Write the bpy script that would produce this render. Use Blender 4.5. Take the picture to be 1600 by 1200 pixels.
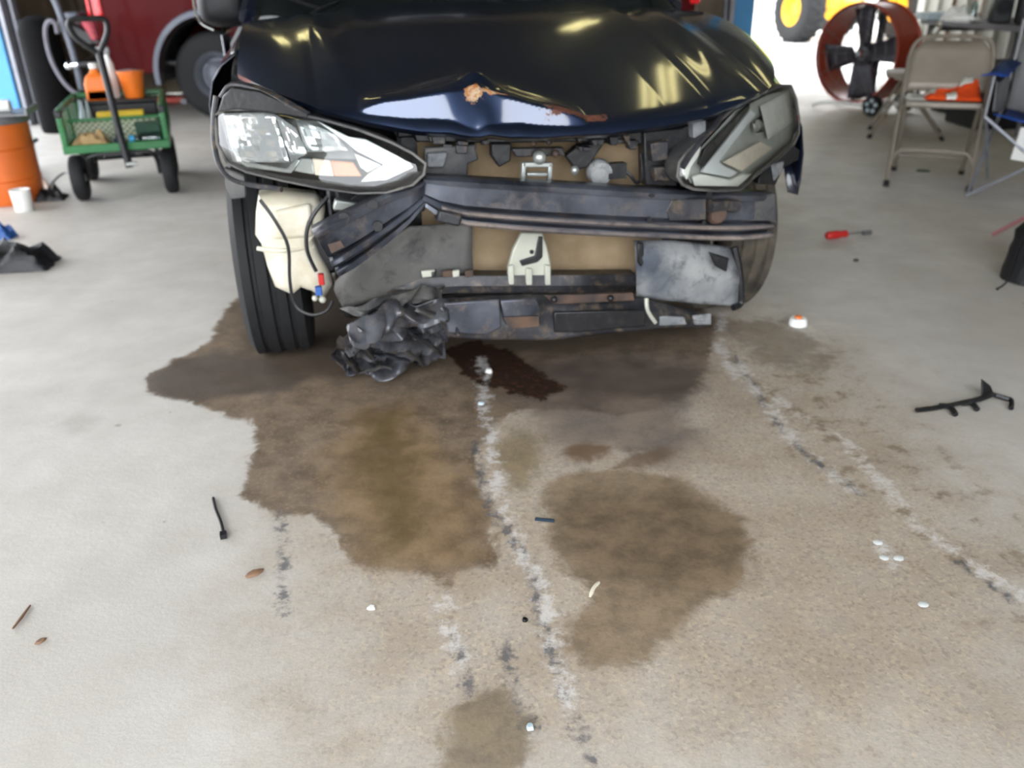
import bpy, math, random
import numpy as np
from mathutils import Vector, Matrix, Euler, noise as mnoise

for o in list(bpy.data.objects):
    bpy.data.objects.remove(o, do_unlink=True)
SC = bpy.context.scene
COL = SC.collection
RNG = random.Random(7)

# ---------------------------------------------------------------- camera
CAM_H, FOC, PITCH, ROLL = 1.08, 1290.0, math.radians(25.66), math.radians(1.0)
FWD = Vector((0, math.cos(PITCH), -math.sin(PITCH)))
R0 = Vector((1, 0, 0)); U0 = R0.cross(FWD)
RT = R0 * math.cos(ROLL) - U0 * math.sin(ROLL)
UP = U0 * math.cos(ROLL) + R0 * math.sin(ROLL)
CAMP = Vector((0, 0, CAM_H))
cam_d = bpy.data.cameras.new('camera')
cam = bpy.data.objects.new('camera', cam_d); COL.objects.link(cam)
cam_d.sensor_width = 36.0; cam_d.lens = FOC / 1600 * 36.0
cam_d.clip_start = 0.02; cam_d.clip_end = 300
cam.matrix_world = Matrix(((RT.x, UP.x, -FWD.x, 0), (RT.y, UP.y, -FWD.y, 0), (RT.z, UP.z, -FWD.z, CAM_H), (0, 0, 0, 1)))
cam_d.dof.use_dof = True; cam_d.dof.focus_distance = 1.35; cam_d.dof.aperture_fstop = 3.6
SC.camera = cam

# ---------------------------------------------------------------- sky, lights, exposure
SC.view_settings.view_transform = 'Standard'; SC.view_settings.look = 'None'
SC.cycles.adaptive_threshold = .03; SC.cycles.max_bounces = 6; SC.cycles.diffuse_bounces = 3; SC.cycles.glossy_bounces = 3; SC.cycles.transparent_max_bounces = 8
SC.view_settings.gamma = 1.0; SC.view_settings.use_curve_mapping = False
SC.view_settings.exposure = -0.12
w = bpy.data.worlds.new('overcast_sky'); SC.world = w; w.use_nodes = True
nt = w.node_tree; nt.nodes.clear()
wo = nt.nodes.new('ShaderNodeOutputWorld'); bg = nt.nodes.new('ShaderNodeBackground')
tc = nt.nodes.new('ShaderNodeTexCoord'); nz = nt.nodes.new('ShaderNodeTexNoise'); cr = nt.nodes.new('ShaderNodeValToRGB')
nz.inputs['Scale'].default_value = 2.0; nz.inputs['Detail'].default_value = 4
cr.color_ramp.elements[0].color = (0.80, 0.87, 0.97, 1); cr.color_ramp.elements[1].color = (1.0, 1.0, 1.0, 1)
nt.links.new(tc.outputs['Generated'], nz.inputs['Vector']); nt.links.new(nz.outputs['Fac'], cr.inputs['Fac'])
nt.links.new(cr.outputs['Color'], bg.inputs['Color']); nt.links.new(bg.outputs['Background'], wo.inputs['Surface'])
bg.inputs['Strength'].default_value = 8.4

# ---------------------------------------------------------------- pixel -> place helpers (1600 x 1200)
def ray(px, py): return (FWD * FOC + RT * (px - 800) + UP * (600 - py)).normalized()
def gp(px, py, z=0.0):
    d = ray(px, py); return CAMP + d * ((z - CAM_H) / d.z)
def proj(P):
    v = Vector(P) - CAMP; k = v.dot(FWD); return 800 + FOC * v.dot(RT) / k, 600 - FOC * v.dot(UP) / k
class Frame:
    """a thing's own upright frame: origin on the floor, turned about z"""
    def __init__(s, o, yaw):
        s.o = Vector(o); s.yaw = yaw
        s.ex = Vector((math.cos(yaw), math.sin(yaw), 0)); s.ey = Vector((-math.sin(yaw), math.cos(yaw), 0)); s.ez = Vector((0, 0, 1))
    def loc(s, P): v = P - s.o; return Vector((v.dot(s.ex), v.dot(s.ey), v.z))
    def wor(s, l): return s.o + s.ex * l[0] + s.ey * l[1] + s.ez * l[2]
    def Y(s, px, py, y): d = ray(px, py); return s.loc(CAMP + d * ((y - (CAMP - s.o).dot(s.ey)) / d.dot(s.ey)))
    def X(s, px, py, x): d = ray(px, py); return s.loc(CAMP + d * ((x - (CAMP - s.o).dot(s.ex)) / d.dot(s.ex)))
    def Z(s, px, py, z): return s.loc(gp(px, py, z))

# ---------------------------------------------------------------- materials
def lin(c):
    if isinstance(c, str): c = tuple(int(c[i:i + 2], 16) for i in (0, 2, 4))
    return tuple((v / 255 / 12.92 if v / 255 <= .04045 else ((v / 255 + .055) / 1.055) ** 2.4) for v in c) + (1,)
MATS = {}
def M(name, col, rough=.5, metal=0.0, var=.18, scale=9.0, bump=0.0, col2=None, coat=0.0, trans=0.0, emit=0.0, bscale=None, spec=.5, ior=1.45, spk=None, spk_amt=.35, spk_scale=None):
    m = bpy.data.materials.new(name); m.use_nodes = True; nt = m.node_tree; N = nt.nodes; L = nt.links
    b = N['Principled BSDF']
    t = N.new('ShaderNodeTexCoord'); n = N.new('ShaderNodeTexNoise'); n.inputs['Scale'].default_value = scale; n.inputs['Detail'].default_value = 5
    L.new(t.outputs['Object'], n.inputs['Vector'])
    r = N.new('ShaderNodeValToRGB'); c = lin(col)
    d = lin(col2) if col2 else tuple(min(1, v * (1 + var)) for v in c[:3]) + (1,)
    e = c if col2 else tuple(v * (1 - var) for v in c[:3]) + (1,)
    r.color_ramp.elements[0].position = .32; r.color_ramp.elements[1].position = .68
    r.color_ramp.elements[0].color = e; r.color_ramp.elements[1].color = d
    L.new(n.outputs['Fac'], r.inputs['Fac']); L.new(r.outputs['Color'], b.inputs['Base Color'])
    if spk:      # a second, patchy layer of dust, rust or scuffing
        n3 = N.new('ShaderNodeTexNoise'); n3.inputs['Scale'].default_value = spk_scale or scale * 3; n3.inputs['Detail'].default_value = 9; n3.inputs['Roughness'].default_value = .72
        n3.inputs['Distortion'].default_value = .4; L.new(t.outputs['Object'], n3.inputs['Vector'])
        r3 = N.new('ShaderNodeValToRGB'); r3.color_ramp.elements[0].position = .5; r3.color_ramp.elements[1].position = .66; L.new(n3.outputs['Fac'], r3.inputs['Fac'])
        mu = N.new('ShaderNodeMath'); mu.operation = 'MULTIPLY'; mu.inputs[1].default_value = spk_amt; L.new(r3.outputs['Color'], mu.inputs[0])
        mx = N.new('ShaderNodeMix'); mx.data_type = 'RGBA'; L.new(mu.outputs[0], mx.inputs['Factor']); L.new(r.outputs['Color'], mx.inputs[6]); mx.inputs[7].default_value = lin(spk); L.new(mx.outputs[2], b.inputs['Base Color'])
    b.inputs['Roughness'].default_value = rough; b.inputs['Metallic'].default_value = metal
    b.inputs['Coat Weight'].default_value = coat; b.inputs['Coat Roughness'].default_value = .04
    b.inputs['Transmission Weight'].default_value = trans; b.inputs['Specular IOR Level'].default_value = spec; b.inputs['IOR'].default_value = ior
    if emit:
        L.new(r.outputs['Color'], b.inputs['Emission Color']); b.inputs['Emission Strength'].default_value = emit
    if bump:
        n2 = N.new('ShaderNodeTexNoise'); n2.inputs['Scale'].default_value = bscale or scale * 4; n2.inputs['Detail'].default_value = 6
        L.new(t.outputs['Object'], n2.inputs['Vector'])
        bp = N.new('ShaderNodeBump'); bp.inputs['Strength'].default_value = bump; bp.inputs['Distance'].default_value = .01
        L.new(n2.outputs['Fac'], bp.inputs['Height']); L.new(bp.outputs['Normal'], b.inputs['Normal'])
    MATS[name] = m
    return m
def glassy(name, tint=(250, 252, 251), gloss=.08, rough=.03):
    """clear cover: see-through with a reflecting skin"""
    m = bpy.data.materials.new(name); m.use_nodes = True; nt = m.node_tree; N = nt.nodes; L = nt.links; N.clear()
    o = N.new('ShaderNodeOutputMaterial'); tr = N.new('ShaderNodeBsdfTransparent'); gl = N.new('ShaderNodeBsdfGlossy'); mx = N.new('ShaderNodeMixShader')
    fr = N.new('ShaderNodeFresnel'); fr.inputs['IOR'].default_value = 1.5
    t = N.new('ShaderNodeTexCoord'); n = N.new('ShaderNodeTexNoise'); n.inputs['Scale'].default_value = 6; L.new(t.outputs['Object'], n.inputs['Vector'])
    r = N.new('ShaderNodeValToRGB'); c = lin(tint); r.color_ramp.elements[0].color = tuple(v * .88 for v in c[:3]) + (1,); r.color_ramp.elements[1].color = c
    L.new(n.outputs['Fac'], r.inputs['Fac']); L.new(r.outputs['Color'], tr.inputs['Color'])
    gl.inputs['Roughness'].default_value = rough
    ad = N.new('ShaderNodeMath'); ad.inputs[1].default_value = gloss * .4; L.new(fr.outputs['Fac'], ad.inputs[0])
    L.new(ad.outputs[0], mx.inputs['Fac']); L.new(tr.outputs[0], mx.inputs[1]); L.new(gl.outputs[0], mx.inputs[2]); L.new(mx.outputs[0], o.inputs['Surface'])
    MATS[name] = m
    return m

# ---------------------------------------------------------------- mesh helpers
class MB:
    def __init__(s): s.v = []; s.f = []
    def add(s, vs, fs):
        k = len(s.v); s.v += [tuple(p) for p in vs]; s.f += [tuple(i + k for i in q) for q in fs]; return s
    def box(s, c, size, rot=None, taper=1.0):
        c = Vector(c); hx, hy, hz = (v / 2 for v in size); R = rot.to_matrix() if isinstance(rot, Euler) else (rot or Matrix.Identity(3)); vs = []
        for z in (-hz, hz):
            t = taper if z > 0 else 1
            for x, y in ((-hx, -hy), (hx, -hy), (hx, hy), (-hx, hy)): vs.append(c + R @ Vector((x * t, y * t, z)))
        return s.add(vs, [(3, 2, 1, 0), (4, 5, 6, 7), (0, 1, 5, 4), (1, 2, 6, 5), (2, 3, 7, 6), (3, 0, 4, 7)])
    def grid(s, rows, closed=False):
        n = len(rows[0]); vs = [p for r in rows for p in r]; fs = []
        for i in range(len(rows) - 1):
            for j in range(n if closed else n - 1):
                k = (j + 1) % n; fs.append((i * n + j, i * n + k, (i + 1) * n + k, (i + 1) * n + j))
        return s.add(vs, fs)
    def loft(s, secs, caps=True):
        k = len(s.v); s.grid(secs, True); n = len(secs[0])
        if caps:
            s.f.append(tuple(reversed(range(k, k + n)))); e = k + n * (len(secs) - 1); s.f.append(tuple(range(e, e + n)))
        return s
    def tube(s, pts, r, n=8, caps=True, closed=False, squash=1.0):
        pts = [Vector(p) for p in pts]; m = len(pts); rs = r if isinstance(r, (list, tuple)) else [r] * m
        secs = []; prev = None
        for i, p in enumerate(pts):
            a = pts[(i - 1) % m] if (i or closed) else p; b = pts[(i + 1) % m] if (i < m - 1 or closed) else p
            t = (b - a).normalized()
            if prev is None:
                up = Vector((0, 0, 1)) if abs(t.z) < .9 else Vector((1, 0, 0)); x = up.cross(t).normalized()
            else: x = (prev - t * prev.dot(t)).normalized()
            prev = x; y = t.cross(x)
            secs.append([p + (x * math.cos(q) + y * math.sin(q) * squash) * rs[i] for q in (2 * math.pi * j / n for j in range(n))])
        if closed: secs.append(secs[0]); return s.loft(secs, False)
        return s.loft(secs, caps)
    def lathe(s, prof, n=24, c=(0, 0, 0), R=None, caps=False):
        c = Vector(c); R = R or Matrix.Identity(3)
        secs = [[c + R @ Vector((r * math.cos(2 * math.pi * j / n), r * math.sin(2 * math.pi * j / n), z)) for j in range(n)] for r, z in prof]
        return s.loft(secs, caps)
    def prism(s, pts, d):
        pts = [Vector(p) for p in pts]; d = Vector(d); n = len(pts)
        vs = pts + [p + d for p in pts]
        return s.add(vs, [tuple(range(n)), tuple(reversed(range(n, 2 * n)))] + [(i, i + n, (i + 1) % n + n, (i + 1) % n) for i in range(n)])
    def sphere(s, c, r, n=12, m=8):
        c = Vector(c); r = Vector(r if isinstance(r, (list, tuple)) else (r, r, r))
        secs = []
        for i in range(m + 1):
            a = -math.pi / 2 + math.pi * i / m; k = max(math.cos(a), .02)
            secs.append([c + Vector((r.x * k * math.cos(2 * math.pi * j / n), r.y * k * math.sin(2 * math.pi * j / n), r.z * math.sin(a))) for j in range(n)])
        return s.loft(secs)
    def build(s, name, mat, parent=None, ang=40, solid=0, bevel=0, sub=0, seg=2):
        me = bpy.data.meshes.new(name); me.from_pydata(s.v, [], s.f); me.validate(); me.update()
        import bmesh
        bm = bmesh.new(); bm.from_mesh(me); bmesh.ops.recalc_face_normals(bm, faces=bm.faces); bm.to_mesh(me); bm.free()
        me.shade_smooth(); me.set_sharp_from_angle(angle=math.radians(ang))
        o = bpy.data.objects.new(name, me); COL.objects.link(o)
        if mat: me.materials.append(mat if not isinstance(mat, str) else MATS[mat])
        if parent: o.parent = parent
        if sub:
            q = o.modifiers.new('sub', 'SUBSURF'); q.levels = sub; q.render_levels = sub
        if solid:
            q = o.modifiers.new('solid', 'SOLIDIFY'); q.thickness = solid; q.offset = 0
        if bevel:
            q = o.modifiers.new('bevel', 'BEVEL'); q.width = bevel; q.segments = seg; q.limit_method = 'ANGLE'; q.angle_limit = math.radians(35)
        return o
def tag(o, label=None, cat=None, group=None, kind=None):
    if label: o['label'] = label
    if cat: o['category'] = cat
    if group: o['group'] = group
    if kind: o['kind'] = kind
    return o
def empty(name, fr, label, cat, group=None):
    o = bpy.data.objects.new(name, None); COL.objects.link(o); o.location = fr.o; o.rotation_euler = (0, 0, fr.yaw); o.empty_display_size = .1
    return tag(o, label, cat, group)
def struct(o): o['kind'] = 'structure'; return o
def rotz(a): return Matrix.Rotation(a, 3, 'Z')
def aim(d):
    """3x3 turning +z onto d"""
    return Vector(d).normalized().to_track_quat('Z', 'Y').to_matrix()
def arc(c, r, a0, a1, n, ex=Vector((1, 0, 0)), ey=Vector((0, 0, 1))):
    return [Vector(c) + ex * r * math.cos(a0 + (a1 - a0) * i / n) + ey * r * math.sin(a0 + (a1 - a0) * i / n) for i in range(n + 1)]
def smooth_path(P, k=5):
    P = [Vector(p) for p in P]; out = []
    for i in range(len(P) - 1):
        a = P[max(i - 1, 0)]; b = P[i]; c = P[i + 1]; d = P[min(i + 2, len(P) - 1)]
        for j in range(k):
            t = j / k
            out.append(.5 * ((2 * b) + (c - a) * t + (2 * a - 5 * b + 4 * c - d) * t * t + (3 * b - a - 3 * c + d) * t ** 3))
    return out + [P[-1]]
def poly_sdf(X, Y, poly):
    """signed distance (negative inside) of points to a polygon"""
    d2 = np.full(X.shape, 1e9); ins = np.zeros(X.shape, bool); n = len(poly)
    for i in range(n):
        ax, ay = poly[i]; bx, by = poly[(i + 1) % n]; ex, ey = bx - ax, by - ay
        t = np.clip(((X - ax) * ex + (Y - ay) * ey) / (ex * ex + ey * ey + 1e-12), 0, 1)
        d2 = np.minimum(d2, (X - ax - t * ex) ** 2 + (Y - ay - t * ey) ** 2)
        c = ((ay > Y) != (by > Y)) & (X < (bx - ax) * (Y - ay) / (by - ay + 1e-12) + ax); ins ^= c
    d = np.sqrt(d2); return np.where(ins, -d, d)
def line_sdf(X, Y, pl):
    d2 = np.full(X.shape, 1e9)
    for (ax, ay), (bx, by) in zip(pl[:-1], pl[1:]):
        ex, ey = bx - ax, by - ay
        t = np.clip(((X - ax) * ex + (Y - ay) * ey) / (ex * ex + ey * ey + 1e-12), 0, 1)
        d2 = np.minimum(d2, (X - ax - t * ex) ** 2 + (Y - ay - t * ey) ** 2)
    return np.sqrt(d2)
def attr(me, name, vals):
    a = me.attributes.new(name, 'FLOAT', 'POINT'); a.data.foreach_set('value', np.asarray(vals, np.float32).ravel())

# ================================================================ THE SHOP
XL, XR, YB, YF, ZC = -4.9, 4.75, 10.4, -2.2, 4.1
WF = Frame((0, 0, 0), 0)
def G2(pts): return [tuple(gp(*p)[:2]) for p in pts]
# ---- floor: concrete slab with spills
def steps(a, b, fa, fb, fine, coarse):
    out = list(np.arange(a, fa, coarse)) + list(np.arange(fa, fb, fine)) + list(np.arange(fb, b, coarse)) + [b]
    return np.array(out)
xs = steps(XL, XR, -1.7, 2.5, .02, .3); ys = steps(YF, YB, .6, 3.7, .02, .3)
GX, GY = np.meshgrid(xs, ys)
nx, ny = len(xs), len(ys)
vs = np.stack([GX.ravel(), GY.ravel(), np.zeros(GX.size)], 1)
ii = np.arange(ny - 1)[:, None] * nx + np.arange(nx - 1)[None, :]
fs = np.stack([ii, ii + 1, ii + nx + 1, ii + nx], -1).reshape(-1, 4)
me = bpy.data.meshes.new('floor'); me.from_pydata(vs.tolist(), [], fs.tolist()); me.update()
floor = bpy.data.objects.new('floor', me); COL.objects.link(floor); struct(floor)
wet = [(345, 492), (378, 458), (420, 440), (520, 430), (700, 420), (900, 430), (1090, 470), (1122, 510), (1108, 560), (1092, 600), (1030, 640), (960, 648), (885, 640), (820, 640), (770, 660), (742, 700), (745, 750), (770, 815), (778, 885), (724, 893), (690, 915), (642, 896), (562, 882), (522, 852), (492, 802), (430, 797), (378, 782), (388, 740), (402, 700), (392, 655), (345, 648), (300, 628), (234, 612), (222, 590), (270, 562), (330, 535)]
dark = [(225, 592), (280, 562), (340, 548), (420, 560), (480, 590), (455, 612), (370, 618), (300, 626), (240, 612)]
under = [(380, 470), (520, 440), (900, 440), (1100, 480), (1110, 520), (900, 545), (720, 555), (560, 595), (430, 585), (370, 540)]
mid = [(560, 640), (640, 630), (690, 700), (760, 800), (760, 870), (690, 900), (560, 870), (530, 800), (500, 740)]
blob = [(845, 765), (872, 742), (980, 733), (1062, 750), (1112, 776), (1158, 820), (1174, 862), (1166, 902), (1102, 946), (1052, 986), (1000, 1034), (922, 1042), (890, 1020), (884, 972), (932, 922), (882, 880), (850, 835)]
blobd = [(860, 790), (940, 770), (1040, 765), (1110, 790), (1160, 835), (1165, 890), (1090, 920), (1010, 925), (930, 900), (890, 850)]
oil = [(692, 548), (740, 532), (800, 545), (835, 575), (882, 606), (850, 626), (795, 612), (742, 602), (720, 578)]
grey = [(870, 560), (1000, 545), (1105, 560), (1098, 600), (1060, 650), (1110, 690), (1040, 730), (960, 700), (890, 720), (850, 660), (800, 625)]
foot = [(690, 1210), (688, 1160), (700, 1112), (742, 1082), (790, 1066), (818, 1100), (836, 1150), (845, 1210)]
tanz = [(560, 560), (1130, 470), (1320, 540), (1660, 900), (1660, 1230), (540, 1230), (480, 1000), (470, 820), (500, 700)]
spotR = [(1140, 505), (1200, 495), (1262, 520), (1300, 560), (1240, 590), (1180, 560)]
olive = [(570, 650), (620, 640), (650, 740), (660, 830), (620, 860), (575, 760)]
rustA = [(880, 702), (915, 690), (952, 698), (946, 716), (900, 720)]
rustB = [(958, 732), (985, 708), (1030, 698), (1056, 704), (1040, 716), (1000, 734)]
oliveB = [(768, 700), (800, 668), (842, 684), (846, 740), (822, 768), (786, 756)]
mott = [(1130, 560), (1190, 520), (1320, 560), (1420, 650), (1560, 790), (1620, 880), (1620, 1010), (1480, 930), (1330, 790), (1210, 690)]
pale = [(88, 664), (120, 646), (152, 654), (140, 674), (104, 678)]
drk2 = [(800, 560), (900, 570), (1000, 566), (1094, 578), (1090, 608), (1000, 622), (900, 616), (830, 600)]
for nm, P in dict(wet=wet, dark=dark, under=under, mid=mid, blob=blob, blobd=blobd, oil=oil, grey=grey, foot=foot, tanz=tanz, spotR=spotR, olive=olive, rustA=rustA, rustB=rustB, oliveB=oliveB, mott=mott, pale=pale, drk2=drk2).items():
    attr(me, 'sd_' + nm, np.clip(poly_sdf(GX, GY, G2(P)), -1, 1))
lines_d = [[(742, 690), (762, 790), (830, 880), (842, 960), (870, 1050), (925, 1190)], [(786, 1000), (800, 1060), (826, 1140)], [(712, 990), (730, 1080)], [(1140, 545), (1205, 650), (1262, 712), (1345, 772)], [(1500, 880), (1560, 920), (1620, 960)], [(440, 800), (445, 960)]]
lines_w = [[(752, 560), (758, 640), (780, 760)], [(770, 760), (812, 850), (850, 930), (862, 1010), (885, 1100)], [(1150, 560), (1240, 690), (1330, 765)], [(1180, 600), (1330, 700), (1440, 830), (1620, 950)], [(1380, 855), (1400, 880)], [(690, 940), (720, 1040)], [(1130, 490), (1122, 540), (1150, 590)]]
def lsd(LL):
    d = np.full(GX.shape, 9.0)
    for l in LL: d = np.minimum(d, line_sdf(GX, GY, G2(l)))
    return d
attr(me, 'ln_dark', lsd(lines_d)); attr(me, 'ln_white', lsd(lines_w))
mt = bpy.data.materials.new('stained_concrete'); mt.use_nodes = True; nt = mt.node_tree; N = nt.nodes; L = nt.links; bs = N['Principled BSDF']
tcn = N.new('ShaderNodeTexCoord')
def noi(scale, detail=6, rough=.6, dist=0.0, vec=None):
    n = N.new('ShaderNodeTexNoise'); n.inputs['Scale'].default_value = scale; n.inputs['Detail'].default_value = detail; n.inputs['Roughness'].default_value = rough; n.inputs['Distortion'].default_value = dist
    L.new(vec or tcn.outputs['Object'], n.inputs['Vector']); return n.outputs['Fac']
def mth(op, a, b=None, c=None, clamp=False):
    n = N.new('ShaderNodeMath'); n.operation = op; n.use_clamp = clamp
    for i, v in enumerate((a, b, c)):
        if v is None: continue
        if isinstance(v, (int, float)): n.inputs[i].default_value = v
        else: L.new(v, n.inputs[i])
    return n.outputs[0]
def rng(v, a, b, c=0.0, d=1.0):
    n = N.new('ShaderNodeMapRange'); n.interpolation_type = 'SMOOTHSTEP'; L.new(v, n.inputs['Value'])
    for i, q in zip(('From Min', 'From Max', 'To Min', 'To Max'), (a, b, c, d)): n.inputs[i].default_value = q
    return n.outputs['Result']
def at(nm):
    n = N.new('ShaderNodeAttribute'); n.attribute_name = nm; return n.outputs['Fac']
def mix(f, a, b, mode='MIX'):
    n = N.new('ShaderNodeMix'); n.data_type = 'RGBA'; n.blend_type = mode
    if isinstance(f, (int, float)): n.inputs['Factor'].default_value = f
    else: L.new(f, n.inputs['Factor'])
    for k, v in ((6, a), (7, b)):
        if isinstance(v, tuple): n.inputs[k].default_value = v
        else: L.new(v, n.inputs[k])
    return n.outputs[2]
n_big = noi(1.3, 4); n_mid = noi(7, 7, .65); n_fin = noi(45, 5, .7); n_grain = noi(230, 2); n_edge = noi(9, 8, .7, .6)
nm0 = mth('SUBTRACT', n_edge, .5)
def mask(nm, amp=.12, soft=.015, strength=1.0):
    v = mth('MULTIPLY_ADD', nm0, amp, at('sd_' + nm)); return rng(v, soft, -soft, 0, strength)
base = mix(rng(n_big, .35, .65), lin((191, 186, 178)), lin((207, 203, 196)))
base = mix(rng(n_mid, .3, .75, 0, .35), base, lin((174, 168, 160)))
vo = N.new('ShaderNodeTexVoronoi'); vo.inputs['Scale'].default_value = 160; L.new(tcn.outputs['Object'], vo.inputs['Vector'])
cell = N.new('ShaderNodeSeparateColor'); L.new(vo.outputs['Color'], cell.inputs['Color']); n_agg = cell.outputs[0]
n_pat = noi(14, 8, .72, .1)
m_tan = mask('tanz', .55, .28, .85)
tan = mix(rng(n_pat, .34, .66), lin((158, 142, 123)), lin((181, 165, 145)))
tan = mix(mth('MULTIPLY', rng(n_agg, .72, .95), .5), tan, lin((206, 184, 150)))
tan = mix(mth('MULTIPLY', rng(n_agg, .26, .05), .45), tan, lin((104, 92, 80)))
base = mix(mth('MULTIPLY', m_tan, rng(n_mid, .2, .6, .6, 1.0)), base, tan)
base = mix(mth('MULTIPLY', m_tan, rng(n_mid, .42, .68, 0, .5)), base, lin((138, 124, 107)))
base = mix(mth('MULTIPLY', m_tan, rng(noi(2.6, 6, .65), .48, .7, 0, .45)), base, lin((150, 132, 112)))
base = mix(mth('MULTIPLY', mask('pale', .1, .03), .3), base, lin((120, 112, 98)))
base = mix(mth('MULTIPLY', rng(n_fin, .62, .72, 0, .5), mask('tanz', .5, .25)), base, lin((118, 98, 80)))
stain_lo = lin((96, 82, 68)); stain_hi = lin((134, 117, 98))
wetc = mix(rng(n_pat, .32, .68), stain_lo, stain_hi)
wetc = mix(mth('MULTIPLY', rng(n_agg, .8, .98), .35), wetc, lin((168, 140, 104)))
m_wet = mask('wet', .13, .012); base = mix(m_wet, base, wetc)
base = mix(mask('mid', .22, .07, .6), base, mix(rng(n_mid, .35, .65), lin((112, 88, 56)), lin((152, 124, 84))))
base = mix(mask('olive', .3, .05, .6), base, lin((84, 68, 26)))
base = mix(mask('grey', .22, .05, .75), base, mix(rng(n_mid, .35, .65), lin((88, 78, 74)), lin((130, 116, 104))))
base = mix(mask('drk2', .14, .03, .6), base, lin((74, 64, 58)))
base = mix(mask('dark', .10, .03, .8), base, lin((70, 62, 56)))
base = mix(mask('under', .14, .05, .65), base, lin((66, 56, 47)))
m_blob = mask('blob', .14, .02, .82); base = mix(m_blob, base, mix(rng(n_pat, .32, .66), lin((98, 80, 56)), lin((142, 121, 94))))
base = mix(mask('blobd', .22, .06, .72), base, mix(rng(n_pat, .32, .66), lin((74, 58, 40)), lin((110, 90, 66))))
base = mix(mask('oliveB', .16, .03, .65), base, mix(rng(n_pat, .35, .65), lin((92, 78, 40)), lin((130, 110, 70))))
base = mix(mask('rustA', .12, .02, .75), base, lin((104, 76, 46)))
base = mix(mask('rustB', .12, .02, .7), base, lin((96, 72, 48)))
m_mot = mth('MULTIPLY', mask('mott', .5, .12), rng(n_pat, .53, .64, 0, .75)); base = mix(m_mot, base, lin((116, 100, 80)))
base = mix(mask('foot', .14, .02, .75), base, mix(rng(n_pat, .35, .65), lin((88, 72, 50)), lin((128, 112, 84))))
base = mix(mask('spotR', .4, .05, .7), base, mix(rng(n_pat, .35, .65), lin((92, 80, 70)), lin((140, 124, 106))))
m_oil = mask('oil', .16, .015, .97); base = mix(m_oil, base, mix(rng(n_fin, .45, .75), lin((30, 12, 5)), lin((86, 40, 16))))
ld = rng(mth('MULTIPLY_ADD', mth('SUBTRACT', n_fin, .5), .07, at('ln_dark')), .018, .003)
ld = mth('MULTIPLY', ld, rng(n_pat, .40, .56)); base = mix(mth('MULTIPLY', ld, .8), base, lin((66, 72, 82)))
lw = rng(mth('MULTIPLY_ADD', mth('SUBTRACT', n_fin, .5), .12, at('ln_white')), .028, .002)
lw = mth('MULTIPLY', lw, rng(n_pat, .58, .44)); base = mix(mth('MULTIPLY', lw, .8), base, lin((214, 210, 206)))
sp = rng(noi(26, 3, .5, .2), .70, .74, 0, .6); sp = mth('MULTIPLY', sp, rng(noi(1.7, 3), .52, .62)); base = mix(sp, base, lin((104, 88, 70)))
base = mix(mth('MULTIPLY', rng(n_grain, .2, .8), .2), base, lin((120, 112, 102)))
L.new(base, bs.inputs['Base Color'])
rg = mth('SUBTRACT', rng(n_mid, .2, .8, .5, .72), mth('MULTIPLY', m_wet, .16)); rg = mth('SUBTRACT', rg, mth('MULTIPLY', m_oil, .32))
L.new(rg, bs.inputs['Roughness'])
bpn = N.new('ShaderNodeBump'); bpn.inputs['Strength'].default_value = .25; bpn.inputs['Distance'].default_value = .004; L.new(n_fin, bpn.inputs['Height']); L.new(bpn.outputs['Normal'], bs.inputs['Normal'])
me.materials.append(mt)

# ---- shell
M('wall_metal', (172, 170, 160), .5, .2, .12, 1.5, bump=.05)
M('wall_tan', (140, 126, 110), .5, .2, .15, 1.5, bump=.05)
M('ceiling_white', (62, 62, 60), .8, 0, .15, 2)
M('blue_paint', (70, 138, 190), .45, 0, .1, 3)
M('galv', (150, 152, 160), .45, .5, .12, 8)
M('rust_steel', (120, 72, 44), .7, .1, .3, 10)
M('yard', (205, 203, 198), .9, 0, .1, 1.2, bump=.3)
M('lamp_white', (225, 222, 210), .5, 0, .04, 3)
M('tube_glow', (255, 242, 176), .4, 0, .02, 2, emit=7.0)
def ribbed(name, mat, p0, p1, z0, z1, rib=.30, depth=.035, th=.02):
    """ribbed sheet-metal wall from p0 to p1"""
    p0 = Vector((*p0, 0)); p1 = Vector((*p1, 0)); Ld = (p1 - p0).length; t = (p1 - p0) / Ld; nrm = Vector((-t.y, t.x, 0))
    row = []; n = int(Ld / rib)
    for i in range(n):
        for a, d in ((0, 0), (.16, 0), (.22, depth), (.34, depth), (.40, 0)): row.append(p0 + t * (i + a) * rib * (Ld / rib / n) + nrm * d)
    row.append(p1)
    b = MB(); b.grid([[p + Vector((0, 0, z)) for p in row] for z in (z0, z1)])
    return struct(b.build(name, MATS[mat], None, 20, solid=th))
colx0, colx1 = WF.Y(1143, 20, YB).x, WF.Y(1172, 20, YB).x
ribbed('wall_right', 'wall_metal', (XR, YF), (XR, YB), 0, ZC)
ribbed('wall_back', 'wall_tan', (colx0, YB + .06), (XL, YB + .06), 0, ZC)
ribbed('wall_left', 'wall_tan', (XL, YB + .3), (XL, 8.15), 0, ZC)
ribbed('wall_front_blocker', 'wall_metal', (2.6, YF), (XR, YF), 0, ZC)  # unseen stretch of front wall, added to keep the right side darker
ribbed('wall_left_near', 'wall_tan', (XL, 1.0), (XL, YF), 0, ZC)
b = MB(); b.box(((XL + XR) / 2, (YB + YF) / 2, ZC + .06), (XR - XL + .3, YB - YF + .3, .1)); struct(b.build('ceiling', 'ceiling_white'))
b = MB(); b.box((XL - .1, 4.5, ZC - .7), (.16, 7.3, 1.4)); struct(b.build('trim_1', 'wall_tan', bevel=.01))  # unseen header, lowered to cut light from the left doorway
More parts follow.
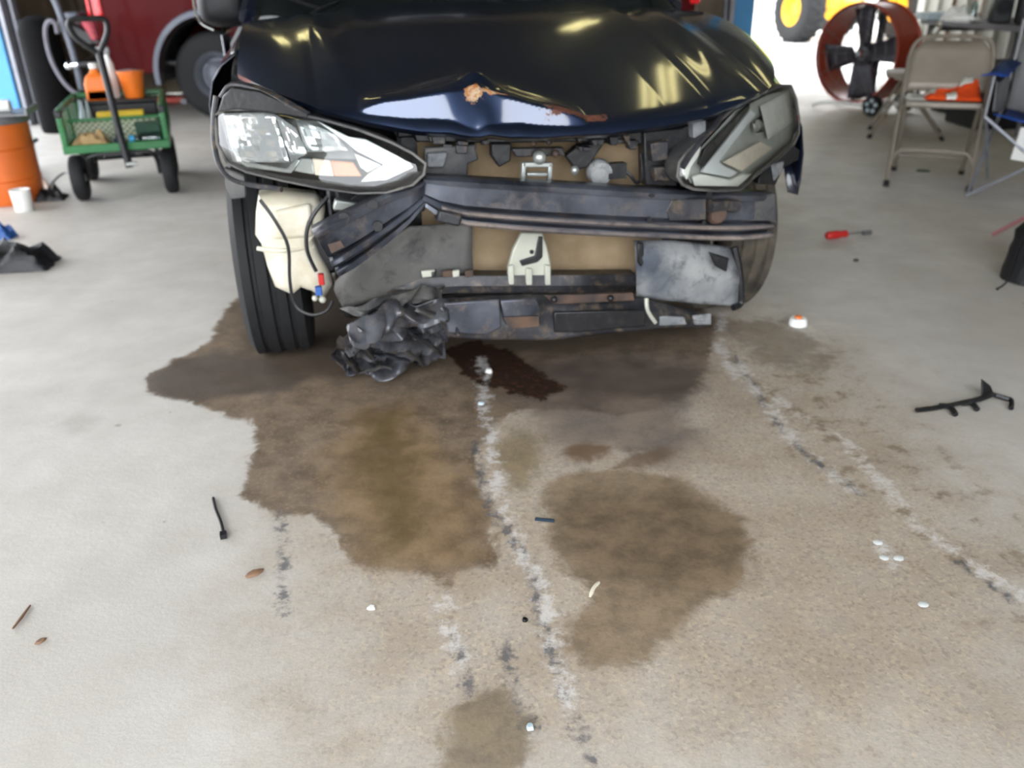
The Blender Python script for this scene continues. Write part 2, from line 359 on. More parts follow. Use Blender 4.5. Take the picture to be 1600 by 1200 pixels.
b = MB(); b.box(((colx1 + XR) / 2, YB + .1, ZC - .9), (XR - colx1 + .2, .16, 1.8)); struct(b.build('trim_2', 'wall_metal', bevel=.01))  # unseen header, lowered to dim the floor inside the far doorway
b = MB(); b.box((-1.5, YF, ZC - .05), (6.8, .12, .14)); struct(b.build('trim_5', 'wall_metal', bevel=.01))
# blue posts that frame the two doorways
b = MB(); b.box(((colx0 + colx1) / 2, YB - .02, ZC / 2), (colx1 - colx0, .24, ZC)); po = struct(b.build('trim_3', 'blue_paint', bevel=.008))
b = MB(); b.box((colx0 - .035, YB - .1, ZC / 2), (.05, .14, ZC)); b.box((colx0 - .09, YB - .05, ZC / 2), (.03, .08, ZC)); b.build('guide_rail', 'galv', po, bevel=.004)
b = MB(); b.box((colx1 + .015, YB + .0, .5), (.03, .12, 1.0)); b.build('rusty_edge', 'rust_steel', po)
pl = gp(20, 196)
b = MB(); b.box((XL + .22, 8.02, ZC / 2), (.50, .26, ZC)); po = struct(b.build('trim_4', 'blue_paint', bevel=.008))
b = MB(); b.box((XL + .495, 8.0, ZC / 2), (.04, .16, ZC)); b.box((XL + .55, 8.05, ZC / 2), (.03, .08, ZC)); b.build('guide_rail', 'galv', po, bevel=.004)
# concrete yard outside, both doorways and the way in behind
b = MB(); b.grid([[(x, y, -.03) for x in (-60, -20, 0, 20, 60)] for y in (-40, -10, 10, 40, 90)]); yard = struct(b.build('ground', 'yard'))
# ---- fluorescent fixtures under the ceiling
def fixture(x, y, yaw, label, Lf=1.25):
    fr = Frame((x, y, 0), yaw); r = empty('ceiling_light', fr, label, 'ceiling light', 'fluorescent ceiling lights')
    r.location.z = ZC - .06
    b = MB(); b.box((0, 0, 0), (Lf, .22, .06), taper=.8); b.build('housing', 'lamp_white', r, bevel=.006)
    for s in (-1, 1):
        b = MB(); b.tube([(-Lf / 2 + .03, s * .06, -.05), (Lf / 2 - .03, s * .06, -.05)], .019, 10); b.build('lamp_tube', 'tube_glow', r)
    return r
FIX = [(-2.6, 2.2, 1.57, 'fluorescent light over the left doorway side'), (1.5, 5.9, 1.50, 'fluorescent light above the crashed car'),
       (2.6, 3.6, 1.57, 'fluorescent light over the right bay near the front'), (2.9, 6.6, 1.57, 'fluorescent light over the folding chairs'), (-2.45, 9.2, 1.9, 'fluorescent light above the red pickup bed'), (.95, 9.4, 1.3, 'fluorescent light near the back wall post')]
for f_ in FIX: fixture(*f_)

# ================================================================ THE CRASHED CAR
YAWC = math.radians(13.0)
CF = Frame(gp(400, 543) + Vector((math.cos(YAWC), math.sin(YAWC), 0)) * .865, YAWC)
def c(px, py, ly): return CF.Y(px, py, ly)
def cproj(l): return proj(CF.wor(l))
car = empty('car', CF, 'dark blue crashed sedan with crumpled hood and its front bumper torn off', 'car')
M('car_paint', (17, 22, 36), .28, .25, .12, 3, coat=1.0)
M('black_plastic', (17, 18, 21), .4, 0, .3, 14, bump=.1, spk=(66, 63, 60), spk_amt=.3)
M('dusty_black', (22, 23, 27), .42, .1, .0, 9, bump=.2, col2=(58, 58, 62), spk=(122, 104, 82), spk_amt=.45)
M('beam_steel', (34, 37, 44), .34, .4, .0, 7, col2=(94, 98, 108), bump=.1, spk=(124, 112, 104), spk_amt=.4)
M('rib_highlight_dust', (92, 90, 94), .4, .2, 0, 6, col2=(150, 138, 130), bump=.1, spk=(60, 60, 66), spk_amt=.6)  # paler rib colour: painted ridge highlight along with dust
M('crushed_plastic', (24, 25, 29), .22, .15, 0, 11, col2=(96, 98, 104), bump=.1, spk=(120, 106, 90), spk_amt=.3)
M('mirror_black', (12, 13, 16), .45, 0, .1, 5, spec=.3)
M('grey_dust', (62, 68, 77), .6, 0, 0, 7, col2=(142, 143, 142), bump=.15, spk=(44, 48, 56), spk_amt=.7)
M('grey_dark_dust', (44, 45, 48), .6, 0, 0, 6, col2=(94, 92, 88), bump=.15, spk=(24, 25, 30), spk_amt=.65)
M('fin_tan', (136, 117, 90), .6, .1, 0, 12, col2=(164, 145, 117))
M('latch_metal', (158, 162, 158), .35, .6, .15, 20)
M('bracket_pale', (168, 169, 156), .5, .1, .12, 14, bump=.1)
M('rubber', (17, 18, 20), .75, 0, .25, 18, bump=.15)
M('dusty_rubber', (42, 40, 38), .8, 0, 0, 14, col2=(92, 84, 72), bump=.15)
M('tank_cream', (190, 182, 158), .28, 0, 0, 5, col2=(216, 212, 198), spk=(176, 152, 104), spk_amt=.3)
M('chrome', (235, 238, 240), .08, 1.0, .03, 5)
M('chrome_lamp', (248, 250, 251), .10, .75, .03, 5)
M('lamp_silver', (196, 202, 202), .22, .75, .08, 16)
M('lamp_grey', (138, 142, 138), .35, .35, .2, 30)
M('led_white', (246, 250, 250), .22, .35, .02, 8)
M('lamp_soft', (186, 188, 182), .3, .2, .08, 20)
M('lamp_milky', (236, 236, 228), .28, 0, .04, 20)
M('rust_dark', (46, 42, 42), .7, .1, 0, 16, col2=(86, 66, 54), bump=.3)
M('amber', (190, 120, 72), .25, 0, .15, 30)
M('amber_pale', (224, 212, 194), .3, 0, .08, 30)
M('dark_glass', (14, 18, 18), .05, 0, .1, 2, spec=.6)
M('alloy', (120, 122, 124), .4, .7, .1, 9)
M('rust_orange', (40, 38, 40), .7, .1, 0, 14, col2=(92, 70, 54), bump=.3, spk=(60, 56, 58), spk_amt=.6)
M('red_plastic', (176, 34, 30), .4, 0, .12, 9)
M('blue_plastic', (40, 84, 150), .45, 0, .12, 9)
lens_mat = glassy('lamp_lens'); 

# ---- hood
HW = .775
def hood_front_ly(u): return -.72 + .20 * u * u + .27 * max(0, (abs(u) - .7) / .3) ** 2
edge = [(360, 100), (391, 120), (430, 141), (500, 171), (575, 191), (640, 203), (700, 208), (750, 212), (840, 214), (950, 208), (1050, 194), (1110, 181), (1165, 158), (1200, 140)]
def edge_y(px):
    for (a, b_), (p, q) in zip(edge[:-1], edge[1:]):
        if px <= p: return b_ + (q - b_) * (px - a) / (p - a)
    return edge[-1][1]
def solve_z(lx, ly):
    lo, hi = .55, 1.0
    for _ in range(30):
        m_ = (lo + hi) / 2; x, y = cproj((lx, ly, m_))
        if y > edge_y(x): lo = m_
        else: hi = m_
    return (lo + hi) / 2
def zf(u):
    if abs(u) <= .78: return solve_z(u * HW, hood_front_ly(u))
    s = 1 if u > 0 else -1; a = solve_z(.78 * s * HW, hood_front_ly(.78)); t = (abs(u) - .78) / .22
    return a + (.884 - a) * t
nu, nv = 321, 221
rows = []; rust = []
AX, AXL, AXR = -.215, .27, .27
for j in range(nv):
    v = (j / (nv - 1)) ** 1.9; row = []
    for i in range(nu):
        u = -1 + 2 * i / (nu - 1); lx = u * HW * (1 - .02 * v); lf = hood_front_ly(u); lr = .52 - .16 * u * u
        ly = lf + (lr - lf) * v
        if j == 0: rowf = globals().setdefault('_zf', {}); rowf[i] = zf(u)
        z0 = _zf[i]; zr = 1.018 - .022 * u * u
        z = z0 + (zr - z0) * (1 - (1 - v) ** (1.75 + .8 * u ** 4))
        d0 = ly - lf
        z += .020 * (1 - math.exp(-d0 / .012)) * (1 - min(1, max(0, (abs(u) - .55) / .2)))                       # rolled front lip
        z += .010 * math.exp(-((abs(u) - .62 - .18 * v) / .06) ** 2) * min(1, v * 4)   # character creases
        # crumple: ridges run from the torn apex down to the front edge
        t = abs(lx - AX) / (AXL if lx < AX else AXR)
        if t < 1:
            rl = lf + .018 + .042 * (1 - t) ** 1.4; h = .062 * (1 - t) ** .55
            dd = ly - rl
            if dd >= 0: z += h * math.exp(-(dd / (.05 + .10 * (1 - t))) ** 2)
            else: z += h * max(0, 1 + dd / (.26 * h + .002 + .035 * max(0, 1 - t / .5) ** 2)) + .0022 * mnoise.noise(Vector((lx * 34, ly * 40, 1.5))) * (1 - t)
            if dd < .01: z += .004 * math.sin(lx * 60 + 14 * d0) * max(0, 1 - t / .35)
        q = ((lx + .195) / .042) ** 2 + ((ly - lf - .098) / .026) ** 2
        z += .026 * math.exp(-q)
        row.append(Vector((lx, ly, z)))
        rust.append((lx, ly - lf))
    rows.append(row)
# hem under the lip
hem = [[p + Vector((0, .012, -.012)) for p in rows[0]], [p + Vector((0, .05, -.004)) for p in rows[0]]]
b = MB(); b.grid(rows); nh = len(b.v)
b.grid([rows[0], hem[0], hem[1]])
hood = b.build('hood', None, car, 60)
pts = np.array(rust); ra = np.full(len(hood.data.vertices), 9.0)
e1 = np.hypot((pts[:, 0] + .215) / .021, (pts[:, 1] - .050) / .011); e2 = np.maximum(np.abs(pts[:, 0] - .04) / .075, np.abs(pts[:, 1] - .036) / .013)
e3 = np.hypot((pts[:, 0] + .165) / .03, (pts[:, 1] - .052) / .004)
ra[:nh] = np.minimum(np.minimum(e1, e3), 9); rb = np.full(len(ra), 9.0); rb[:nh] = e2
attr(hood.data, 'rust_a', ra); attr(hood.data, 'rust_b', rb)
m = bpy.data.materials.new('hood_paint'); m.use_nodes = True; nt = m.node_tree; N = nt.nodes; L = nt.links; bs = N['Principled BSDF']
tcn = N.new('ShaderNodeTexCoord')
n1 = noi(70, 6, .7); n2 = noi(3, 4); n3 = noi(160, 2)
def rm(nm): return rng(mth('MULTIPLY_ADD', mth('SUBTRACT', n1, .5), 2.6, at(nm)), 1.1, .85)
ca = mix(rng(n2, .3, .7), lin((30, 43, 68)), lin((38, 52, 80)))
ca = mix(rm('rust_b'), ca, mix(rng(n1, .35, .65), lin((74, 40, 32)), lin((112, 66, 44))))
ca = mix(rm('rust_a'), ca, mix(rng(n1, .38, .6), lin((140, 86, 38)), lin((166, 146, 118))))
rs = mth('MAXIMUM', rm('rust_a'), rm('rust_b'))
L.new(ca, bs.inputs['Base Color']); L.new(mth('MULTIPLY_ADD', rs, .35, .36), bs.inputs['Roughness'])
L.new(mth('SUBTRACT', 1.0, rs), bs.inputs['Coat Weight']); bs.inputs['Coat Roughness'].default_value = .10; bs.inputs['Coat IOR'].default_value = 1.75; L.new(mth('MULTIPLY_ADD', rs, -.85, .88), bs.inputs['Metallic'])
hood.data.materials.append(m)

# ---- fenders
def fender(s, y0, name):
    b = MB(); rows = []; n = 34
    for i in range(n + 1):
        ly = y0 + (.98 - y0) * i / n
        zt = .872 + (1.0 - .872) * min(1, max(0, (ly + .22) / .7)) ** .7 - .008
        if ly < -.18: zt = .872 - .012 - .45 * (-.18 - ly)
        zl = .31 + math.sqrt(max(0, .375 ** 2 - ly * ly)) if abs(ly) < .375 else .2
        zl = max(zl, .2); zl = min(zl, zt - .1); pr = []
        for t, x in ((0, .778), (.06, .80), (.16, .835), (.34, .868), (.6, .886), (.85, .889), (1, .886)): pr.append(Vector((s * x, ly, zt + (zl - zt) * t)))
        pr.append(Vector((s * .85, ly, zl + .012)))
        rows.append(pr)
    b.grid(rows); return b.build(name, 'car_paint', car, 50, solid=.004)
fender(1, -.34, 'fender'); fender(-1, .02, 'fender')
# ---- the rest of the body
b = MB()
def sec(ly, k): return [Vector((x * k, ly, z)) for x, z in ((-.82, .2), (.82, .2), (.89, .42), (.892, .7), (.87, .9), (.80, 1.0), (-.80, 1.0), (-.87, .9), (-.892, .7), (-.89, .42))]
b.loft([sec(.98, 1), sec(1.6, 1), sec(2.6, 1), sec(3.3, .98), sec(3.62, .9)]); b.build('body_shell', 'car_paint', car, 30)
for s in (-1, 1):
    b = MB(); b.prism([(s * .896, 1.06, .3), (s * .896, 2.05, .3), (s * .896, 2.05, .93), (s * .896, 1.06, .93)], (s * .012, 0, 0)); dr = b.build('door', 'car_paint', car, bevel=.008)
    b = MB(); b.tube([(s * .915, 1.82, .82), (s * .94, 1.85, .82), (s * .94, 1.98, .82), (s * .915, 2.0, .82)], .012); b.build('door_handle', 'car_paint', dr)
b = MB(); b.grid([[Vector((u * .74, .50 - .14 * u * u, 1.005 - .02 * u * u)) for u in np.linspace(-1, 1, 13)], [Vector((u * .68, .92 - .12 * u * u, 1.25)) for u in np.linspace(-1, 1, 13)], [Vector((u * .58, 1.35 - .08 * u * u, 1.455 - .03 * u * u)) for u in np.linspace(-1, 1, 13)]])
b.build('windshield', 'dark_glass', car, solid=.006)
b = MB(); b.grid([[Vector((u * .60, y, z - .035 * u * u)) for u in np.linspace(-1, 1, 11)] for y, z in ((1.33, 1.455), (1.8, 1.50), (2.3, 1.47), (2.6, 1.40))]); b.build('roof', 'car_paint', car, solid=.02)
b = MB(); b.grid([[Vector((u * .62, 2.6, 1.39 - .03 * u * u)) for u in np.linspace(-1, 1, 9)], [Vector((u * .70, 3.25, 1.0)) for u in np.linspace(-1, 1, 9)]]); b.build('rear_window', 'dark_glass', car, solid=.006)
for s in (-1, 1):
    b = MB(); b.tube([(s * .76, .44, 1.0), (s * .68, .84, 1.24), (s * .60, 1.32, 1.44)], .035, 8); b.build('windshield_pillar', 'car_paint', car)
    b = MB(); b.prism([(s * .80, .75, 1.0), (s * .80, 3.0, 1.0), (s * .62, 2.55, 1.39), (s * .60, 1.36, 1.43)], (s * .01, 0, 0)); b.build('side_window', 'dark_glass', car)
b = MB(); b.grid([[Vector((u * .75, y - .15 * u * u, z)) for u in np.linspace(-1, 1, 13)] for y, z in ((.50, .985), (.56, 1.0), (.60, .99))]); b.build('cowl', 'black_plastic', car, solid=.006)
# wipers
b = MB(); b.tube([c(684, 21, .48), c(735, 13, .48), c(800, 5, .50), c(850, -3, .52)], [.004, .008, .008, .006], 6); b.tube([c(735, 13, .47), c(790, -4, .47)], .006, 6); b.build('wiper', 'black_plastic', car)
b = MB(); b.tube([c(440, -6, .5), c(500, 14, .47), c(528, 2, .5)], [.004, .008, .005], 6); b.tube([c(500, 14, .46), c(480, 26, .44)], .006, 6); b.build('wiper', 'black_plastic', car)
# mirror on the near side
mc = c(352, 8, .86)
b = MB(); b.loft([[mc + Vector((x * k, dy, z * k)) for x, z in ((-.105, -.02), (-.09, -.065), (-.03, -.08), (.07, -.078), (.10, -.05), (.105, .05), (.06, .085), (-.06, .085), (-.10, .05))] for dy, k in ((-.09, .55), (-.07, .85), (-.02, 1), (.05, 1), (.06, .9))]); mi = b.build('side_mirror', 'mirror_black', car, 50, sub=1)
b = MB(); b.tube(smooth_path([mc + Vector(p) for p in ((-.103, -.03, .06), (-.108, -.03, .0), (-.095, -.04, -.055), (-.05, -.05, -.082))], 4), .005, 6); b.build('trim_strip', 'chrome', mi)
b = MB(); b.tube([mc + Vector((.08, .03, -.05)), mc + Vector((.17, .06, -.09))], .03, 8); b.build('mirror_arm', 'black_plastic', mi)
mc2 = Vector((1.0, .90, mc.z + .07))
b = MB(); b.loft([[mc2 + Vector((-x * k, dy, z * k)) for x, z in ((-.105, -.02), (-.09, -.065), (-.03, -.08), (.07, -.078), (.10, -.05), (.105, .05), (.06, .085), (-.06, .085), (-.10, .05))] for dy, k in ((-.09, .55), (-.07, .85), (-.02, 1), (.05, 1), (.06, .9))]); b.build('side_mirror', 'mirror_black', car, 50, sub=1)

# ---- wheels
def wheel(x, y, dusty, s):
    prof = []
    R, Wd = .316, .2
    prof += [(.215, -Wd / 2 + .01), (.25, -Wd / 2 - .002), (.285, -Wd / 2 + .002), (R - .008, -Wd / 2 + .016)]
    for k, z in enumerate((-.08, -.055, -.05, -.042, -.037, -.008, -.002, .006, .012, .038, .043, .051, .056, .08)):
        prof.append((R - (.009 if k in (2, 3, 6, 7, 10, 11) else 0), z))
    prof += [(R - .008, Wd / 2 - .016), (.285, Wd / 2 - .002), (.25, Wd / 2 + .002), (.215, Wd / 2 - .01)]
    Rm = Matrix.Rotation(math.pi / 2, 3, 'Y')
    b = MB(); b.lathe(prof, 56, (x, y, R), Rm); t = b.build('tire', 'dusty_rubber' if dusty else 'rubber', car, 50)
    b = MB(); b.lathe([(.218, -.09), (.205, -.085), (.20, -.02), (.20, .05), (.215, .09)], 36, (x, y, R), Rm)
    for k in range(10):
        a = 2 * math.pi * k / 10; d = Vector((0, math.cos(a), math.sin(a)))
        b.box(Vector((x + s * .05, y, R)) + d * .12, (.02, .2, .035), Matrix(((1, 0, 0), (0, d.y, -d.z), (0, d.z, d.y))))
    b.lathe([(.001, -.02), (.05, -.02), (.06, .0), (.05, .07), (.001, .075)], 16, (x, y, R), Rm); b.build('wheel_rim', 'alloy', t)
wheel(-.765, 0, False, -1); wheel(.765, 0, True, 1); wheel(-.765, 2.68, False, -1); wheel(.765, 2.68, False, 1)
b = MB(); b.box((0, .28, .47), (1.16, 1.36, .52)); b.box((0, 1.2, .32), (1.4, .6, .24)); b.build('engine_bay', 'black_plastic', car, bevel=.03)
for s in (-1, 1):
    b = MB(); b.grid([[Vector((x * s, .36 * math.cos(a), .31 + .36 * math.sin(a))) for a in np.linspace(-.2, math.pi * .52, 18)] for x in (.60, .84)]); b.build('wheel_arch_liner', 'black_plastic', car, solid=.006)
    b = MB(); b.box((s * .66, .0, .74), (.12, .4, .10)); b.box((s * .62, -.30, .45), (.09, .34, .14)); b.build('frame_rail', 'black_plastic', car, bevel=.012)

# ---- headlights
def lamp(tbl, out, parts, name, top):
    def ly(px):
        for (a, p), (q, r) in zip(tbl[:-1], tbl[1:]):
            if px <= q: return p + (r - p) * (px - a) / (q - a)
        return tbl[-1][1]
    def P(px, py, off=0):
        p = c(px, py, ly(px) + off); return c(px, py, ly(px) + off + .22 * (p.z - .69))      # lamp face raked back
    hl = MB(); ring = [P(*q) for q in out]; cen = sum(ring, Vector()) / len(ring)
    def inset(k, dy): return [cen + (p - cen) * k + Vector((0, dy, 0)) for p in ring]
    # housing behind the lens
    hl.loft([ring, [p + Vector((0, .08, 0)) for p in ring], inset(.86, .17), inset(.55, .24)]); hl.f = [q for q in hl.f if q != tuple(reversed(range(len(ring))))]; h = hl.build(name, 'grey_dark_dust', car, 50)
    b = MB(); secs = [ring, inset(.95, -.014), inset(.80, -.024), inset(.5, -.032), inset(.15, -.035)]; b.loft(secs, False); b.f.append(tuple(range(4 * len(ring), 5 * len(ring))))
    b.build('lens', lens_mat, h, 80)
    b = MB(); b.tube([p + Vector((0, -.002, 0)) for p in ring], .0045, 6, closed=True); b.build('lens_rim', 'grey_dark_dust', h)
    for nm, mat, poly, off, th in parts:
        b = MB(); b.prism([P(x, y, off) for x, y in poly], (0, th, 0)); b.build(nm, mat, h, 30, bevel=.003)
    b = MB(); b.tube(smooth_path([P(x, y, o) for x, y, o in top], 4), .010, 8, squash=.6); b.build('mounting_bracket', 'dusty_black', h)
    return h, P
def facets(P, quad, nx, ny, off, jit, seed, name, mat, h, shrink=0):
    """faceted mirror: quad = four pixel corners, row by row with random tilt"""
    r = random.Random(seed); (ax, ay), (bx, by), (dx, dy), (ex_, ey_) = quad; b = MB(); rows = []
    for j in range(ny + 1):
        t = j / ny; row = []
        for i in range(nx + 1):
            s = i / nx; x = (ax * (1 - s) + bx * s) * (1 - t) + (ex_ * (1 - s) + dx * s) * t; y = (ay * (1 - s) + by * s) * (1 - t) + (ey_ * (1 - s) + dy * s) * t
            bowl = .014 * (1 - (2 * s - 1) ** 2) * (1 - (2 * t - 1) ** 2)
            row.append(P(x, y, off + bowl + r.uniform(-jit, jit)))
        rows.append(row)
    b.grid(rows); return b.build(name, mat, h, 1, solid=.002)
tblL = [(320, -.40), (345, -.46), (420, -.56), (520, -.66), (680, -.75)]
outL = [(336, 180), (352, 171), (400, 171), (450, 176), (500, 186), (560, 203), (610, 222), (645, 240), (665, 256), (662, 272), (645, 288), (605, 300), (560, 301), (500, 293), (440, 281), (385, 268), (355, 254), (340, 225)]
partsL = [('light_guide', 'led_white', [(492, 187), (545, 214), (572, 218), (642, 255), (647, 262), (604, 282), (563, 285), (576, 272), (600, 258), (556, 236), (540, 222)], -.004, .012),
          ('inner_bezel', 'lamp_silver', [(552, 238), (598, 258), (574, 271), (562, 262)], .010, .01),
          ('turn_signal', 'amber', [(516, 251), (552, 254), (566, 276), (522, 276)], .004, .012),
          ('signal_reflector', 'amber_pale', [(488, 248), (516, 251), (522, 276), (492, 274)], .006, .012),
          ('signal_reflector', 'lamp_silver', [(470, 247), (488, 248), (492, 274), (458, 268)], .006, .012),
          ('inner_bezel', 'lamp_grey', [(345, 176), (500, 188), (545, 222), (560, 250), (462, 248), (448, 268), (372, 256), (348, 225)], .055, .01),
          ('inner_bezel', 'lamp_silver', [(372, 250), (448, 264), (462, 248), (470, 250), (455, 272), (385, 262)], .002, .01)]
HL, PL = lamp(tblL, outL, partsL, 'headlight', [(345, 152, .02), (362, 132, .03), (402, 138, .02), (440, 156, .0), (482, 180, .0)])
facets(PL, [(342, 177), (428, 175), (453, 254), (364, 253)], 11, 9, .002, .0042, 3, 'reflector', 'chrome_lamp', HL)
facets(PL, [(430, 178), (462, 200), (480, 240), (455, 253)], 2, 3, .000, .003, 5, 'reflector', 'chrome_lamp', HL)
facets(PL, [(462, 186), (520, 206), (545, 236), (478, 238)], 6, 4, .010, .005, 8, 'reflector', 'lamp_silver', HL)
b = MB(); b.prism([PL(x, y, -.012) for x, y in ((340, 176), (348, 150), (364, 136), (405, 142), (445, 160), (484, 183), (470, 184), (420, 176), (370, 171))], (0, .07, 0)); b.build('lamp_top_cover', 'black_plastic', HL, 30, bevel=.004)
b = MB(); b.tube(smooth_path([PL(x, y, -.006) for x, y in ((338, 150), (334, 185), (335, 225), (345, 262), (372, 284), (440, 296))], 4), .007, 8); b.build('lamp_seal', 'dusty_black', HL)
b = MB(); b.prism([PL(x, y, -.01) for x, y in ((350, 262), (382, 275), (384, 310), (362, 312), (352, 290))], (0, .03, 0)); b.build('mounting_tab', 'grey_dark_dust', HL, bevel=.004)
tblR = [(1040, -.69), (1062, -.70), (1150, -.60), (1210, -.46), (1260, -.32)]
outR = [(1058, 276), (1060, 255), (1072, 238), (1093, 218), (1120, 192), (1148, 167), (1172, 152), (1200, 143), (1218, 134), (1235, 134), (1243, 155), (1248, 186), (1247, 208), (1240, 225), (1212, 250), (1180, 274), (1156, 296), (1120, 298), (1082, 295), (1066, 288)]
partsR = [('light_guide', 'led_white', [(1173, 172), (1183, 177), (1124, 254), (1135, 261), (1154, 270), (1141, 278), (1095, 269)], -.004, .012),
          ('turn_signal', 'amber_pale', [(1130, 254), (1188, 221), (1208, 232), (1160, 268)], .004, .012),
          ('inner_bezel', 'lamp_soft', [(1068, 262), (1150, 172), (1200, 148), (1236, 140), (1245, 190), (1236, 222), (1155, 290), (1080, 288)], .026, .008),
          ('inner_bezel', 'black_plastic', [(1092, 258), (1100, 234), (1158, 174), (1172, 162), (1172, 170), (1100, 262)], .000, .012),
          ('inner_bezel', 'lamp_milky', [(1082, 276), (1095, 272), (1141, 281), (1160, 272), (1176, 272), (1154, 292), (1086, 291)], .002, .012),
          ('inner_bezel', 'lamp_milky', [(1066, 268), (1070, 248), (1096, 228), (1092, 244), (1080, 262), (1074, 282)], .000, .012)]
HR, PR = lamp(tblR, outR, partsR, 'headlight', [(1066, 262, -.01), (1080, 240, -.012), (1100, 214, -.014), (1118, 196, -.014), (1128, 178, .0), (1150, 166, .01)])
facets(PR, [(1188, 166), (1232, 142), (1238, 190), (1200, 218)], 5, 5, .006, .004, 11, 'reflector', 'lamp_milky', HR)
facets(PR, [(1176, 190), (1190, 180), (1196, 206), (1180, 208)], 2, 2, .0, .005, 12, 'reflector', 'chrome', HR)
b = MB(); b.prism([PR(x, y, .03) for x, y in ((1240, 228), (1250, 234), (1248, 250), (1225, 262), (1212, 290), (1185, 288), (1188, 272))], (0, .05, 0)); b.build('torn_bracket', 'black_plastic', HR, bevel=.004)
b = MB(); b.prism([PR(x, y, .02) for x, y in ((1206, 258), (1226, 252), (1222, 270), (1210, 284))], (0, .02, 0)); b.build('mounting_tab', 'grey_dust', HR, bevel=.004)

# ---- radiator, core support
def panel(pix, ly, th, name, mat, parent=car, bevel=.004, ang=30):
    b = MB(); b.prism([c(x, y, ly) for x, y in pix], (0, th, 0)); return b.build(name, mat, parent, ang, bevel=bevel)
r0, r1 = c(690, 222, -.50), c(1035, 445, -.50)
zt, zb = .74, .30
b = MB(); rows = []; nf = 110
for i in range(nf + 1):
    z = zb + (zt - zb) * i / nf
    for k, dz in ((0, 0), (1, .0022)): rows.append([Vector((x, -.50 + (.0016 if k else 0), z + dz)) for x in np.linspace(-.34, .36, 8)])
b.grid(rows); rad = b.build('radiator', 'fin_tan', car, 10)
b = MB()
for x in (-.36, .38): b.box((x, -.47, (zt + zb) / 2), (.05, .06, zt - zb + .06))
b.box((.01, -.47, zt + .02), (.8, .07, .05)); b.box((.01, -.47, zb - .02), (.8, .07, .05)); b.build('radiator_frame', 'black_plastic', rad, bevel=.006)
# upper support panel under the hood edge, with clutter
b = MB(); b.prism([c(x, y, -.58) for x, y in ((640, 190), (1130, 186), (1120, 200), (1060, 222), (1000, 226), (900, 222), (760, 224), (650, 222))], (0, .09, 0)); us = b.build('upper_support', 'black_plastic', car, 30, bevel=.004)
rr = random.Random(4)
for k in range(26):
    x = rr.uniform(668, 1050); y = rr.uniform(206, 232); w_ = rr.uniform(6, 22); h_ = rr.uniform(5, 14)
    panel([(x, y), (x + w_, y + rr.uniform(-2, 2)), (x + w_ * rr.uniform(.7, 1), y + h_), (x + rr.uniform(0, 4), y + h_)], -.60 - rr.uniform(0, .03), .03, 'support_clip', rr.choice(['dusty_black', 'black_plastic', 'dusty_black', 'grey_dark_dust']), us, .002)
panel([(664, 232), (742, 226), (748, 250), (732, 256), (730, 288), (664, 286)], -.61, .03, 'side_baffle', 'grey_dark_dust')
panel([(668, 240), (700, 238), (694, 262), (668, 262)], -.63, .03, 'baffle_block', 'grey_dust')
panel([(768, 224), (800, 224), (798, 252), (780, 262), (768, 244)], -.58, .03, 'hose_clip', 'black_plastic')
panel([(800, 232), (880, 230), (884, 244), (806, 246)], -.60, .02, 'latch_bar', 'dusty_black')
# latch
b = MB()
for q in ([(816, 254), (864, 254), (864, 262), (816, 262)], [(816, 254), (823, 254), (821, 287), (814, 287)], [(857, 254), (864, 254), (863, 287), (856, 287)], [(824, 270), (856, 270), (856, 276), (824, 276)]): b.prism([c(x, y, -.625) for x, y in q], (0, .02, 0))
la = b.build('hood_latch', 'latch_metal', car, 30, bevel=.003)
b = MB(); b.sphere(c(843, 246, -.63), .018, 12, 8); b.build('latch_pin', 'latch_metal', la)
b = MB(); b.sphere(c(834, 224, -.62), .008); b.sphere(c(858, 222, -.62), .008); b.sphere(c(868, 240, -.62), .010); b.build('bolt', 'rust_dark', la)
b = MB(); b.lathe([(.001, 0), (.030, 0), (.034, .01), (.034, .03), (.026, .045), (.001, .045)], 20, c(940, 272, -.60), aim((0, 1, .1))); ho = b.build('horn', 'grey_dust', car)
b = MB(); b.box(c(962, 266, -.585), (.05, .03, .04)); b.tube(smooth_path([c(972, 264, -.59), c(985, 274, -.6), c(996, 286, -.6), (c(1004, 272, -.59)), c(1002, 240, -.58)], 4), .005, 6); b.build('horn_bracket', 'black_plastic', ho)
panel([(905, 226), (945, 224), (918, 262), (900, 266), (884, 244)], -.585, .03, 'support_clip', 'black_plastic', us)
b = MB(); b.sphere(c(898, 266, -.60), .012); b.build('bolt', 'latch_metal', us)
for q, mt_ in (([(1006, 206), (1062, 200), (1090, 190), (1096, 212), (1062, 246), (1058, 292), (1008, 290)], 'black_plastic'), ([(1016, 224), (1046, 220), (1044, 250), (1020, 254)], 'dusty_black'), ([(1022, 262), (1046, 260), (1048, 284), (1024, 284)], 'dusty_black'), ([(1082, 190), (1104, 186), (1104, 206), (1094, 222), (1084, 216)], 'grey_dust')):
    panel(q, -.60 if mt_ == 'black_plastic' else -.63, .05, 'side_support', mt_)
